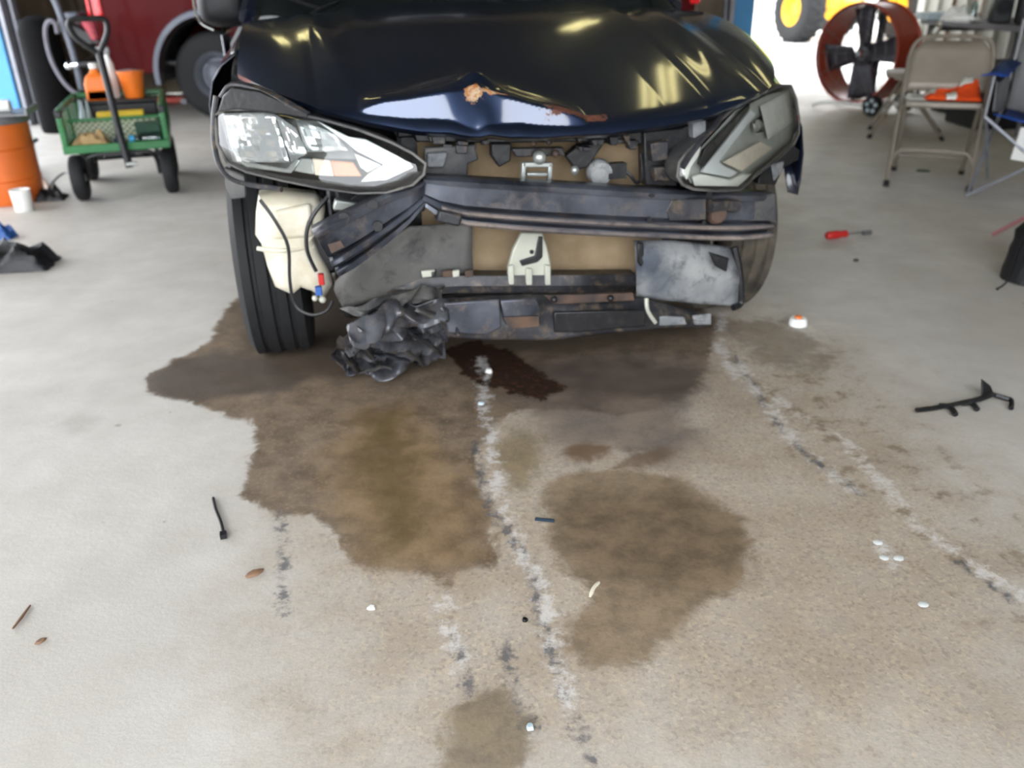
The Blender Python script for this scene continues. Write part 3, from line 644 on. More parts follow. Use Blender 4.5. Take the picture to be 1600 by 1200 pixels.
# ---- bumper beam (channel section with two ribs), right part intact
stat = [(662, 279, 322, -.700), (690, 280, 342, -.708), (730, 282, 354, -.715), (800, 286, 361, -.72), (880, 290, 367, -.715), (960, 295, 371, -.70), (1040, 300, 374, -.67), (1110, 302, 377, -.63), (1160, 303, 377, -.59), (1208, 304, 372, -.545)]
csec = [(0, .06), (0, .012), (.05, .0), (.14, .004), (.16, .014), (.56, .016), (.60, .034), (.64, .036), (.67, .008), (.74, .0), (.78, .004), (.80, .028), (.86, .03), (.88, .004), (.98, .004), (1, .03), (1, .07)]
def beam_secs(st):
    out = []
    for x, yt, yb, ly in st:
        a = c(x, yt, ly); d = c(x + (0 if yb > yt else 0), yb, ly); out.append([a + (d - a) * t + Vector((0, o, 0)) for t, o in csec])
    return out
st2 = []
for (a, d_) in zip(stat[:-1], stat[1:]):
    for k in range(4): st2.append(tuple(a[i] + (d_[i] - a[i]) * k / 4 for i in range(4)))
st2.append(stat[-1])
b = MB(); b.grid(beam_secs(st2)); beam = b.build('bumper_beam', 'beam_steel', car, 35, solid=.004)
for t0, t1, o0 in ((.675, .755, -.001), (.885, .975, .002)):  # pale strips that put the ridge highlight lines into colour
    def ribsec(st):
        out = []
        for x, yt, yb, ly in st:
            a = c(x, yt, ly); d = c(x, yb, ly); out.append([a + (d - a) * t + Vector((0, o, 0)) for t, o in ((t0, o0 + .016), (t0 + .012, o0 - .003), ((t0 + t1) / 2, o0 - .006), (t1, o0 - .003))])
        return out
    b = MB(); b.grid(ribsec(st2[4:])); b.build('beam_rib', 'rib_highlight_dust', beam, 60, solid=.002)
bsec = []
for k, (ux, uy, vx, vy, ly) in enumerate(((664, 284, 664, 322, -.702), (640, 294, 640, 350, -.715), (604, 306, 612, 376, -.735), (560, 328, 580, 402, -.755), (520, 347, 552, 422, -.775), (488, 364, 530, 434, -.79))):
    a = c(ux, uy, ly); d_ = c(vx, vy, ly); bsec.append([a + (d_ - a) * t + Vector((0, o, 0)) for t, o in csec])
b = MB(); b.grid(bsec); bb = b.build('bent_beam_end', 'beam_steel', beam, 35, solid=.004)
def holes(lst, par):
    for x, y, w_, h_, ly in lst:
        b = MB(); b.lathe([(.001, 0), (.5, 0), (.5, .35), (.001, .35)], 14, (0, 0, 0)); p = c(x, y, ly); k = 2.1 / FOC
        b.v = [tuple(p + Vector((q[0] * w_ * k, q[2] * .02, q[1] * h_ * k))) for q in b.v]; b.build('bolt_hole', 'black_plastic', par)
holes([(538, 341, 14, 17, -.765), (583, 320, 14, 14, -.75), (590, 354, 15, 15, -.74)], bb)
holes([(1019, 306, 10, 6, -.685), (1015, 344, 9, 10, -.685), (1100, 348, 8, 8, -.642), (1108, 304, 12, 12, -.637)], beam)
panel([(1050, 312), (1104, 310), (1104, 344), (1046, 346), (1040, 330)], -.655, .02, 'beam_plate', 'dusty_black', beam)
b = MB(); b.lathe([(.001, 0), (.022, 0), (.03, .012), (.03, .05)], 18, c(1124, 336, -.64), aim((0, 1, 0))); b.build('tow_eye', 'rust_dark', beam)
b = MB(); b.tube([c(1108, 322, -.64), c(1135, 320, -.625), c(1150, 322, -.61)], .018, 8); b.build('tow_bracket', 'dusty_black', beam)
panel([(1152, 314), (1212, 302), (1214, 350), (1200, 346), (1156, 346)], -.555, .06, 'beam_end_cap', 'grey_dark_dust', beam)
panel([(512, 382), (532, 376), (538, 386), (518, 396)], -.79, .004, 'rust_patch', 'rust_dark', bb, 0)
# dark upper-left corner between lamp and beam
panel([(560, 300), (664, 276), (664, 330), (600, 350), (520, 330)], -.56, .1, 'crash_box', 'black_plastic')
panel([(524, 312), (560, 318), (540, 330), (520, 328)], -.60, .03, 'bracket_tab', 'latch_metal')
b = MB(); b.box(c(700, 338, -.70), (.06, .05, .03), Euler((0, .3, 0))); b.build('plastic_tab', 'dusty_black', beam, bevel=.006)
# ---- splash baffles either side of the core
def warped(pix_rows, name, mat, parent=car, jit=.006, seed=1, n=4, th=.005):
    """dented sheet through rows of (px,py,ly)"""
    r = random.Random(seed); R_ = [smooth_path([c(*q) for q in row], n) for row in pix_rows]
    cols = list(zip(*R_)); cols = [smooth_path(list(q), n) for q in cols]; rows = list(zip(*cols))
    rows = [[p + Vector((0, jit * mnoise.noise(p * 14 + Vector((seed * 3.1, 0, 0))) * 2.2, 0)) for p in q] for q in rows]
    b = MB(); b.grid(rows); return b.build(name, mat, parent, 45, solid=th)
warped([[(640, 352, -.60), (690, 350, -.59), (738, 350, -.58)], [(590, 388, -.62), (660, 392, -.60), (738, 395, -.58)], [(524, 440, -.62), (620, 432, -.60), (736, 432, -.58)], [(536, 482, -.60), (610, 462, -.58), (700, 444, -.57)]], 'air_baffle', 'grey_dark_dust', seed=2)
warped([[(990, 376, -.585), (1050, 376, -.59), (1146, 388, -.56)], [(992, 400, -.60), (1060, 408, -.62), (1152, 412, -.58)], [(994, 430, -.60), (1070, 440, -.62), (1154, 450, -.585)], [(994, 462, -.59), (1070, 472, -.61), (1156, 478, -.58)]], 'air_baffle', 'grey_dust', seed=5)
panel([(1108, 394), (1140, 404), (1136, 426), (1118, 416)], -.64, .012, 'baffle_vent', 'black_plastic')
panel([(996, 380), (1006, 380), (1008, 410), (1002, 418), (996, 410)], -.612, .01, 'baffle_slot', 'black_plastic')
b = MB(); b.tube(smooth_path([c(1148, 386, -.575), c(1155, 420, -.585), c(1158, 455, -.59), c(1157, 474, -.59), c(1145, 481, -.60)], 4), .010, 6); b.build('baffle_edge', 'black_plastic', car)
# ---- centre bracket
b = MB(); b.prism([c(x, y, -.60) for x, y in ((815, 364), (848, 364), (856, 388), (861, 412), (861, 444), (794, 444), (794, 418), (802, 390))], (0, .018, 0)); br = b.build('center_bracket', 'bracket_pale', car, 30, bevel=.005)
b = MB(); b.prism([c(x, y, -.606) for x, y in ((812, 408), (836, 400), (842, 370), (848, 370), (848, 402), (840, 410), (816, 416))], (0, .008, 0)); b.build('bracket_slot', 'black_plastic', br, bevel=.002)
holes([(813, 434, 7, 7, -.604), (840, 434, 7, 7, -.604), (831, 394, 7, 7, -.604)], br)
b = MB(); [b.prism([c(x, y, -.612) for x, y in q], (0, .014, 0)) for q in ([(794, 416), (803, 414), (804, 446), (795, 446)], [(852, 414), (861, 416), (861, 446), (852, 446)], [(822, 420), (832, 420), (832, 446), (822, 446)])]; b.build('bracket_rib', 'bracket_pale', br, bevel=.003)
# ---- lower crossmember and the hanging undertray
cs = [(0, .05), (0, .0), (.45, -.006), (.5, .012), (.95, .012), (1, .05)]
b = MB(); b.grid([[(lambda a, d_: a + (d_ - a) * t + Vector((0, o, 0)))(c(x, yt, ly), c(x, yb, ly)) for t, o in cs] for x, yt, yb, ly in ((598, 446, 470, -.58), (650, 436, 464, -.59), (720, 432, 460, -.60), (800, 432, 460, -.605), (900, 431, 460, -.60), (994, 430, 462, -.59))]); cm = b.build('lower_crossmember', 'dusty_black', car, 35, solid=.005)
for x, w_, mt_ in ((658, 22, 'bracket_pale'), (690, 18, 'rust_orange'), (706, 12, 'bracket_pale'), (726, 14, 'rust_orange'), (672, 10, 'black_plastic')):
    panel([(x, 424), (x + w_, 422), (x + w_, 432), (x + 2, 434)], -.61, .012, 'mount_clip', mt_, cm, .002)
rowsU = [[(690, 466, -.62), (760, 462, -.635), (830, 460, -.64), (900, 464, -.64), (1000, 466, -.63), (1108, 492, -.58)], [(692, 488, -.66), (760, 480, -.68), (830, 478, -.685), (900, 480, -.68), (1000, 482, -.67), (1110, 496, -.60)], [(694, 512, -.68), (760, 508, -.70), (830, 508, -.705), (900, 506, -.70), (1000, 500, -.69), (1112, 502, -.62)], [(700, 528, -.68), (760, 529, -.70), (830, 530, -.705), (900, 526, -.70), (1000, 516, -.69), (1112, 510, -.62)]]
ut = warped(rowsU, 'undertray', 'dusty_black', seed=9, jit=.008)
panel([(694, 474), (780, 468), (784, 512), (760, 524), (700, 520)], -.718, .008, 'undertray_patch', 'beam_steel', ut)
panel([(782, 470), (838, 466), (846, 484), (844, 508), (790, 508)], -.715, .01, 'undertray_patch', 'beam_steel', ut)
panel([(786, 496), (842, 494), (842, 510), (800, 514)], -.722, .006, 'rust_patch', 'rust_orange', ut, 0)
panel([(850, 462), (990, 458), (992, 470), (866, 476)], -.68, .012, 'tray_flange', 'rust_dark', ut, .002)
panel([(866, 488), (1008, 484), (1010, 510), (900, 520), (866, 520)], -.712, .012, 'tray_lip', 'black_plastic', ut)
for x, y in ((866, 468), (954, 466), (944, 504)):
    b = MB(); b.sphere(c(x, y, -.70 if y > 500 else -.69), .009); b.build('bolt', 'black_plastic' if y < 500 else 'bracket_pale', ut)
b = MB(); b.tube(smooth_path([c(1010, 466, -.68), c(1012, 486, -.69), c(1024, 504, -.68)], 4), .006, 6); b.build('tray_strap', 'bracket_pale', ut)
panel([(1026, 494), (1070, 496), (1074, 508), (1030, 510)], -.67, .01, 'tray_flap', 'grey_dust', ut)
panel([(1082, 494), (1112, 490), (1112, 508), (1086, 508)], -.65, .01, 'tray_flap', 'grey_dust', ut)
# ---- crumpled plastic skin hanging to the floor under the smashed corner
rc = random.Random(21)
def crumple(outline_rows, n, m, jit, seed, name, mat, par):
    """sheet buckled into sharp folds"""
    R_ = []
    for row in outline_rows:
        k = len(row) - 1; out = []
        for i in range(n + 1):
            s = i / n * k; a = min(int(s), k - 1); t = s - a; out.append(row[a] * (1 - t) + row[a + 1] * t)
        R_.append(out)
    k = len(R_) - 1; rows = []
    for j in range(m + 1):
        s = j / m * k; a = min(int(s), k - 1); t = s - a; row = []
        for i in range(n + 1):
            p = R_[a][i] * (1 - t) + R_[a + 1][i] * t
            q = Vector((p.x + .55 * p.z, p.y * .4, p.z - .35 * p.x)); w_ = Vector((seed * 3.7, seed * 1.3, 0))
            f1 = abs(mnoise.noise(Vector((q.x * 6, q.y * 6, q.z * 17)) + w_)); f2 = abs(mnoise.noise(Vector((q.x * 17, q.y * 12, q.z * 24)) + w_ * 2)); f3 = mnoise.noise(q * 14 + w_)
            d = (f1 * 2.0 - .6) + .6 * (f2 - .3)
            row.append(p + Vector((.5 * f3, -d * 1.5, .5 * mnoise.noise(q * 17 - w_))) * jit * 2.2)
        rows.append(row)
    b = MB(); b.grid(rows)
    for v_ in range(len(b.v)): b.v[v_] = (b.v[v_][0], b.v[v_][1], max(b.v[v_][2], .008))
    return b.build(name, mat, par, 25, solid=.003)
def cz(px, py, z): return CF.Z(px, py, z)
crumple([[c(552, 500, -.72), c(610, 484, -.72), c(670, 470, -.70), c(715, 474, -.69)],
         [c(550, 530, -.80), c(610, 520, -.78), c(670, 505, -.76), c(716, 500, -.71)],
         [cz(540, 568, .06), cz(600, 552, .10), cz(660, 540, .12), c(712, 522, -.72)],
         [cz(546, 590, .015), cz(600, 578, .02), cz(650, 572, .03), cz(698, 552, .08)]], 52, 40, .026, 3, 'crumpled_skin', 'crushed_plastic', ut)
crumple([[c(552, 506, -.74), c(566, 520, -.80)], [cz(518, 556, .05), cz(560, 560, .05)], [cz(540, 592, .015), cz(580, 586, .015)]], 18, 20, .016, 6, 'crumpled_flap', 'dusty_black', ut)
crumple([[c(590, 466, -.68), c(650, 455, -.66), c(700, 450, -.64)], [c(560, 482, -.70), c(630, 476, -.70), c(694, 466, -.66)], [c(536, 490, -.68), c(560, 492, -.70), c(640, 482, -.68)]], 40, 20, .016, 12, 'crumpled_skin', 'grey_dark_dust', ut)
def skin_ly(x, y): 
    f_ = min(1, max(0, (y - 488) / 92)); return -.72 + f_ * (cz(x, 584, .02).y + .72) - .035
STR = [((556, 512), (552, 560), 13), ((572, 520), (600, 508), 10), ((600, 500), (626, 540), 12), ((612, 536), (662, 572), 9), ((640, 520), (690, 556), 8), ((585, 556), (640, 566), 7), ((566, 540), (590, 570), 12), ((650, 486), (706, 508), 11), ((690, 482), (708, 520), 9), ((606, 512), (660, 524), 8), ((536, 552), (560, 582), 14), ((560, 582), (612, 576), 7)]
for k, ((x0, y0), (x1, y1), wd) in enumerate(STR):
    p, q = c(x0, y0, skin_ly(x0, y0)), c(x1, y1, skin_ly(x1, y1)); p.z = max(p.z, .02); q.z = max(q.z, .02)
    t_ = (q - p).normalized(); sd = t_.cross(Vector((0, -1, .3))).normalized() * wd * .0009; up_ = Vector((0, -.012, .008)); rows = []
    for i in range(7):
        u = i / 6; m_ = p + (q - p) * u + up_ * math.sin(u * math.pi) + Vector((0, .006 * rc.uniform(-1, 1), .004 * rc.uniform(-1, 1))); w_ = .45 + .55 * math.sin(u * math.pi)
        rows.append([m_ - sd * w_ + Vector((0, .01, 0)), m_, m_ + sd * w_ + Vector((0, .014, 0))])
    b = MB(); b.grid(rows); b.build('torn_strip', ['crushed_plastic', 'beam_steel', 'dusty_black', 'grey_dark_dust'][k % 4], ut, 20, solid=.004)
# ---- washer tank behind the missing corner
tl = [(404, 302), (440, 298), (492, 302), (508, 320), (506, 345), (490, 362), (500, 392), (516, 420), (522, 442), (506, 464), (488, 452), (470, 446), (456, 458), (430, 446), (418, 415), (408, 378), (399, 365), (400, 330)]
ring = [c(x, y, -.44) for x, y in tl]; cen = sum(ring, Vector()) / len(ring)
def ins(k, dy): return [cen + (p - cen) * k + Vector((0, dy, 0)) for p in ring]
b = MB(); b.loft([ins(.5, -.055), ins(.8, -.05), ins(.94, -.035), ins(1, -.01), ins(1, .04), ins(.9, .06)]); tk = b.build('washer_tank', 'tank_cream', car, 60)
b = MB(); b.tube(smooth_path([c(402, 388, -.485), c(440, 392, -.50), c(490, 386, -.485)], 4), .006, 6); b.build('tank_seam', 'tank_cream', tk)
b = MB(); b.prism([c(x, y, -.505) for x, y in ((428, 330), (486, 318), (490, 372), (424, 376))], (0, .02, 0)); b.build('tank_panel', 'tank_cream', tk, 30, bevel=.01)
b = MB(); b.tube(smooth_path([c(406, 312, -.53), c(430, 345, -.54), c(450, 385, -.54), c(453, 440, -.54), c(462, 478, -.54), (c(486, 492, -.55)), c(510, 486, -.56), c(520, 470, -.56)], 5), .0045, 6); b.build('hose', 'black_plastic', tk)
b = MB(); b.tube(smooth_path([c(512, 308, -.53), c(492, 332, -.54), c(480, 358, -.54), c(480, 392, -.54), c(494, 424, -.54)], 5), .0055, 6); b.build('hose', 'black_plastic', tk)
b = MB(); b.box(c(502, 436, -.54), (.016, .02, .03)); b.build('connector', 'red_plastic', tk, bevel=.003)
b = MB(); b.box(c(498, 454, -.54), (.018, .02, .024)); b.build('connector', 'blue_plastic', tk, bevel=.003)
b = MB(); b.sphere(c(504, 468, -.54), .010); b.sphere(c(492, 466, -.54), .008); b.build('connector', 'bracket_pale', tk)

# ================================================================ THINGS IN THE SHOP, LEFT SIDE
M('truck_red', (74, 3, 6), .55, 0, .1, 3, coat=.03, spec=.12)
M('tank_black', (9, 9, 10), .8, 0, .3, 6, spec=.15)
M('truck_grey', (92, 96, 106), .45, .2, .1, 6)
M('tail_red', (232, 22, 30), .2, 0, .08, 10, coat=.5)
M('cart_green', (30, 104, 52), .4, 0, .15, 8, coat=.3)
M('bucket_orange', (232, 118, 38), .45, 0, .08, 6)
M('drum_orange', (200, 98, 34), .5, 0, .1, 5)
M('grey_metal', (120, 120, 122), .4, .5, .12, 10)
M('hose_grey', (104, 102, 112), .5, 0, .12, 14)
M('white_plastic', (228, 228, 224), .4, 0, .04, 8)
M('yellow_card', (206, 176, 40), .6, 0, .1, 8)
M('cream_card', (206, 200, 180), .7, 0, .08, 8)
M('tan_cloth', (168, 140, 98), .9, 0, .15, 12, bump=.3)
M('navy_cloth', (26, 44, 58), .9, 0, .2, 12, bump=.3)
M('dark_green', (34, 66, 50), .7, 0, .15, 8)
M('blue_cap', (56, 150, 196), .4, 0, .08, 8)
M('pale_bag', (168, 184, 190), .35, 0, .1, 20, bump=.5)
M('black_bag', (27, 27, 29), .42, 0, .25, 14, bump=.35)
M('dull_red', (168, 74, 84), .4, 0, .12, 10)
M('brown_wood', (120, 92, 70), .7, 0, .2, 10)
M('red_iron', (176, 62, 44), .5, 0, .15, 8)
clear_mat = glassy('clear_plastic', (205, 222, 222), .2, .1)

# ---- red pickup seen from its side, tail to the left
tp = gp(348, 188)
TF = Frame((tp.x, tp.y + .02, 0), math.radians(1.5))
truck = empty('pickup_truck', TF, 'dark red pickup truck parked behind the green garden cart', 'truck')
tail = TF.Y(140, 20, 0).x; low = TF.Y(200, 116, 0).z
def arch_panel(x0, x1, z0, z1, cx, r, cz_=.40):
    a0 = math.asin(min(1, (z0 - cz_) / r)); pts = [(x0, z1), (x0, z0)]
    pts += [(cx - r * math.cos(a0 + (math.pi - 2 * a0) * i / 16), cz_ + r * math.sin(a0 + (math.pi - 2 * a0) * i / 16)) for i in range(17)]
    return pts + [(x1, z0), (x1, z1)]
def pprism(pts, y, th, name, mat, par, bev=.01):
    b = MB(); b.prism([(x, y, z) for x, z in pts], (0, th, 0)); return b.build(name, mat, par, 30, bevel=bev)
pprism(arch_panel(tail, 1.25, low, 1.28, 0, .50), 0.0, .06, 'bed_side', 'truck_red', truck)
pprism(arch_panel(tail, 1.25, low, 1.28, 0, .50), 1.72, .06, 'bed_side', 'truck_red', truck)
pprism([(1.28, .42), (4.4, .42), (4.4, 1.2), (3.2, 1.22), (2.6, 1.75), (1.45, 1.78), (1.28, 1.3)], 0.0, 1.78, 'cab', 'truck_red', truck, .05)
pprism([(4.42, .55), (4.54, .55), (4.54, .80), (4.42, .80)], -.02, 1.82, 'front_bumper', 'chrome', truck)
pprism([(1.62, 1.28), (2.72, 1.28), (2.42, 1.66), (1.62, 1.68)], -.008, .02, 'cab_window', 'dark_glass', truck, .004)
pprism([(1.56, .50), (2.86, .50), (2.86, 1.22), (1.56, 1.22)], -.012, .02, 'cab_door', 'truck_red', truck, .006)
b = MB(); b.lathe([(.001, -.02), (.49, -.02), (.49, .03), (.001, .03)], 36, (3.55, .0, .40), Matrix.Rotation(math.pi / 2, 3, 'X')); b.build('wheel_well', 'black_plastic', truck)
b = MB(); b.box((4.38, .12, .98), (.10, .28, .12)); hd = b.build('marker_lamp', 'tail_red', truck, bevel=.02)
b = MB(); b.box((tail + .02, .89, .95), (.05, 1.68, .6)); b.build('tailgate', 'truck_red', truck, bevel=.015)
b = MB(); b.box((tail - .16, .86, .86), (.16, 1.84, .17)); b.box((tail - .06, .86, .80), (.2, 1.5, .05)); b.build('rear_bumper', 'truck_grey', truck, bevel=.025)
b = MB(); b.loft([[Vector((tail + x, y, z)) for x, y in ((-.03, .02), (.10, -.02), (.12, .0), (.0, .14))] for z in (.90, .93, 1.2, 1.23)]); b.build('tail_light', 'tail_red', truck, bevel=.012)
b = MB(); secs = []
for i in range(25):
    a = math.radians(-8 + 196 * i / 24); d = Vector((-math.cos(a), 0, math.sin(a))); q = Vector((0, -.02, .40))
    secs.append([q + d * .50 + Vector((0, .02, 0)), q + d * .50 + Vector((0, -.035, 0)), q + d * .545 + Vector((0, -.03, 0)), q + d * .56 + Vector((0, .02, 0))])
b.loft(secs); b.build('fender_flare', 'truck_grey', truck, 40)
b = MB(); b.grid([[Vector((.49 * math.cos(a), y, .40 + .49 * math.sin(a))) for a in np.linspace(-.1, math.pi + .1, 16)] for y in (.02, .6)]); b.build('wheel_well', 'black_plastic', truck, solid=.005)
b = MB(); b.box((1.5, .9, .52), (5.2, .9, .2)); b.box((1.5, .9, .5), (5.6, 1.6, .06)); b.build('chassis', 'black_plastic', truck, bevel=.02)
def truck_wheel(x, y):
    Rm = Matrix.Rotation(math.pi / 2, 3, 'X'); R = .385
    b = MB(); b.lathe([(.21, -.11), (.27, -.125), (.33, -.12), (.37, -.10), (R, -.075)] + [(R - (.012 if k % 2 else 0), -.07 + .014 * k) for k in range(11)] + [(R, .075), (.37, .10), (.33, .12), (.21, .11)], 40, (x, y, R), Rm); t = b.build('tire', 'rubber', truck, 50)
    b = MB(); b.lathe([(.22, -.10), (.19, -.09), (.17, .02), (.17, -.01), (.10, .06), (.04, .08), (.001, .08)], 30, (x, y, R), Rm); b.lathe([(.22, .10), (.19, .09), (.15, .03), (.001, .03)], 30, (x, y, R), Rm); b.build('wheel_rim', 'truck_grey', t)
for x, y in ((0, .13), (0, 1.65), (3.55, .13), (3.55, 1.65)): truck_wheel(x, y)
# things on the floor beneath it
jf = Frame(gp(262, 163), .1)
o = empty('floor_jack', jf, 'red floor jack lying low under the red pickup', 'jack')
b = MB(); b.box((0, 0, .05), (.5, .16, .06), taper=.85); b.build('jack_body', 'red_iron', o, bevel=.012)
b = MB(); 
for x in (-.22, .2):
    for y in (-.1, .1): b = MB(); b.lathe([(.001, -.02), (.035, -.02), (.035, .02), (.001, .02)], 14, (x, y, .035), Matrix.Rotation(math.pi / 2, 3, 'X')); b.build('jack_wheel', 'grey_metal', o)
b = MB(); b.tube([(.1, 0, .08), (.3, 0, .11), (.6, 0, .12)], .014, 8); b.build('jack_arm', 'grey_metal', o)
gf = Frame(gp(200, 150), .05)
o = empty('creeper_board', gf, 'low green creeper board under the truck bed', 'creeper')
gz = .30
b = MB(); b.box((0, .35, .25), (.75, .3, .03)); b.build('board', 'cart_green', o, bevel=.01)
for x in (-.33, .33):
    for y in (-.11, .11): b = MB(); b.box((x, .35 + y, .118), (.04, .04, .236)); b.build('board_leg', 'black_plastic', o, bevel=.005)

# ---- upright tank with hose, behind the cart
pf = Frame(gp(98, 205), 0)
pump = empty('hose_tank', pf, 'tall black tank with a looped grey hose by the left wall', 'tank')
b = MB(); b.lathe([(.001, .0), (.15, .0), (.16, .03), (.16, .80), (.13, .90), (.05, .93), (.001, .93)], 24); b.build('tank_body', 'tank_black', pump)
b = MB(); b.tube(smooth_path([pf.Y(82, -8, -.2), pf.Y(92, 15, -.2), pf.Y(102, 46, -.2), pf.Y(112, 75, -.2), pf.Y(122, 112, -.2), pf.Y(128, 140, -.18)], 4), .028, 10); b.build('pipe', 'truck_grey', pump)
b = MB(); b.tube(smooth_path([pf.Y(90, 52, -.24), pf.Y(86, 36, -.25), pf.Y(77, 33, -.25), pf.Y(71, 44, -.25), pf.Y(73, 68, -.25), pf.Y(82, 98, -.25), pf.Y(98, 126, -.25), pf.Y(116, 144, -.25), pf.Y(134, 152, -.24)], 5), .018, 8); b.build('hose', 'hose_grey', pump)
b = MB(); b.sphere(pf.Y(107, 103, -.28), .03); b.tube([pf.Y(107, 103, -.28), pf.Y(122, 101, -.28)], .018, 8); b.build('valve', 'chrome', pump)
b = MB(); b.box(pf.Y(120, 50, -.12) , (.30, .08, .12), Euler((0, .5, 0))); b.build('pump_head', 'black_plastic', pump, bevel=.02)
q = pf.Y(150, 63, -.14)
b = MB(); b.lathe([(.02, 0), (.03, .005), (.055, .14), (.06, .15), (.052, .15), (.028, .02), (.001, .02)], 18, q, Matrix.Rotation(-.2, 3, 'Y')); b.build('cup', 'dull_red', pump)
b = MB(); b.box(q + Vector((-.05, 0, -.01)), (.18, .09, .016)); b.build('shelf', 'black_plastic', pump)

# ---- green mesh garden cart
wl, wr = gp(133, 315), gp(270, 298)
GF = Frame((wl + wr) / 2, math.radians(20))
cart = empty('garden_cart', GF, 'green steel mesh garden cart with black pull handle', 'cart')
hwc = (wr - wl).length / 2
ZB, BW, Y0, Y1, WH = .30, .265, -.10, .80, .20
b = MB()
b.box((0, Y0, ZB), (2 * BW + .03, .03, .045)); b.box((0, Y1, ZB), (2 * BW, .03, .04))
for s in (-1, 1): b.box((s * BW, (Y0 + Y1) / 2, ZB), (.03, Y1 - Y0, .045))
b.build('base_frame', 'cart_green', cart, bevel=.005)
def meshpanel(p0, ux, uz, nx_, nz_, name):
    """diamond mesh of thin wires between two rails"""
    b = MB(); p0 = Vector(p0); ux = Vector(ux); uz = Vector(uz)
    for k in range(-nz_, nx_ + 1):
        for sgn in (1, -1):
            a0 = k if sgn == 1 else k + nz_; pts = []
            for t in (0, 1):
                pts.append((a0 + sgn * nz_ * t, nz_ * t))
            (x0, z0), (x1, z1) = pts
            def clip(x, z, x2, z2):
                out = []
                for (q, r, dx, dz) in ((x, z, x2 - x, z2 - z),):
                    t0, t1 = 0.0, 1.0
                    for e, lo_, hi_ in ((dx, q, q),):
                        if dx > 0: t0 = max(t0, -q / dx); t1 = min(t1, (nx_ - q) / dx)
                        elif dx < 0: t0 = max(t0, (nx_ - q) / dx); t1 = min(t1, -q / dx)
                    if t1 - t0 > .01: out = [(q + dx * t0, r + dz * t0), (q + dx * t1, r + dz * t1)]
                return out
            cl = clip(x0, z0, x1, z1)
            if cl: b.tube([p0 + ux * (cl[0][0] / nx_) + uz * (cl[0][1] / nz_), p0 + ux * (cl[1][0] / nx_) + uz * (cl[1][1] / nz_)], .0022, 4, caps=False)
    return b.build(name, 'cart_green', cart)
meshpanel((-BW, Y1, ZB), (2 * BW, 0, 0), (0, 0, WH), 16, 7, 'mesh_panel')
for s in (-1, 1): meshpanel((s * BW, Y0, ZB), (0, Y1 - Y0, 0), (0, 0, WH), 26, 7, 'mesh_panel')
meshpanel((-BW, .18, ZB), (2 * BW, 0, 0), (0, 0, .12), 16, 4, 'mesh_panel')
b = MB(); b.box((0, (Y0 + Y1) / 2, ZB - .012), (2 * BW, Y1 - Y0, .006)); b.build('bed_floor', 'cart_green', cart)
b = MB()
for s in (-1, 1):
    b.box((s * BW, (Y0 + Y1) / 2 + .02, ZB + WH), (.028, Y1 - Y0 - .04, .03)); b.box((s * BW, Y1, ZB + WH / 2), (.03, .03, WH)); b.box((s * BW, Y0 + .02, ZB + WH / 2), (.03, .03, WH)); b.box((s * BW, .35, ZB + WH / 2), (.02, .02, WH))
b.box((0, Y1, ZB + WH), (2 * BW, .028, .03)); b.box((0, .18, ZB + .12), (2 * BW, .016, .02)); b.build('top_rail', 'cart_green', cart, bevel=.005)
b = MB()
for s in (-1, 1): b.box((s * BW, Y1 - .05, ZB + WH - .01), (.034, .06, .045)); b.box((s * BW, Y0 + .03, ZB + WH - .01), (.034, .06, .04))
b.build('corner_latch', 'black_plastic', cart, bevel=.005)
for s in (-1, 1):
    for yy in (0, .62):
        x = s * hwc; Rm = Matrix.Rotation(math.pi / 2, 3, 'Y'); R = .128
        b = MB(); b.lathe([(.06, -.03), (.10, -.04), (.12, -.032), (R, -.018), (R, .018), (.12, .032), (.10, .04), (.06, .03)], 28, (x, yy, R), Rm); t = b.build('wheel', 'rubber', cart, 50)
        b = MB(); b.lathe([(.001, -.034), (.02, -.034), (.025, -.02), (.065, -.022), (.065, .022), (.025, .02), (.02, .034), (.001, .034)], 20, (x, yy, R), Rm); b.build('wheel_hub', 'grey_metal', t)
b = MB(); b.tube(smooth_path([(-hwc + .05, 0, .12), (-hwc + .06, -.02, .22), (-hwc + .12, -.03, .255), (hwc - .12, -.03, .255), (hwc - .06, -.02, .22), (hwc - .05, 0, .12)], 5), .014, 8); b.box((0, -.03, .262), (.16, .08, .03))
b.build('front_axle', 'black_plastic', cart)
b = MB(); b.tube([(-hwc + .02, .62, .128), (hwc - .02, .62, .128)], .012, 8); [b.box((s * .17, .62, .20), (.03, .04, .16)) for s in (-1, 1)]; b.build('rear_axle', 'black_plastic', cart)
hp = [GF.Y(203, 262, -.20), GF.Y(186, 205, -.17), GF.Y(170, 140, -.13), GF.Y(155, 82, -.10)]
b = MB(); b.tube(hp, [.022, .020, .018, .02], 8); hdl = b.build('pull_handle', 'black_plastic', cart)
b = MB(); b.tube(smooth_path([GF.Y(*q, -.10) for q in ((155, 84), (122, 62), (108, 42), (112, 31), (140, 29), (162, 30), (168, 42), (166, 58), (155, 84))], 4), .015, 8); b.build('grip', 'black_plastic', hdl)
b = MB(); b.lathe([(.001, -.03), (.012, -.03), (.012, .03), (.001, .03)], 10, GF.Y(206, 256, -.21), aim((1, 0, 0))); b.build('pivot_bolt', 'latch_metal', hdl)
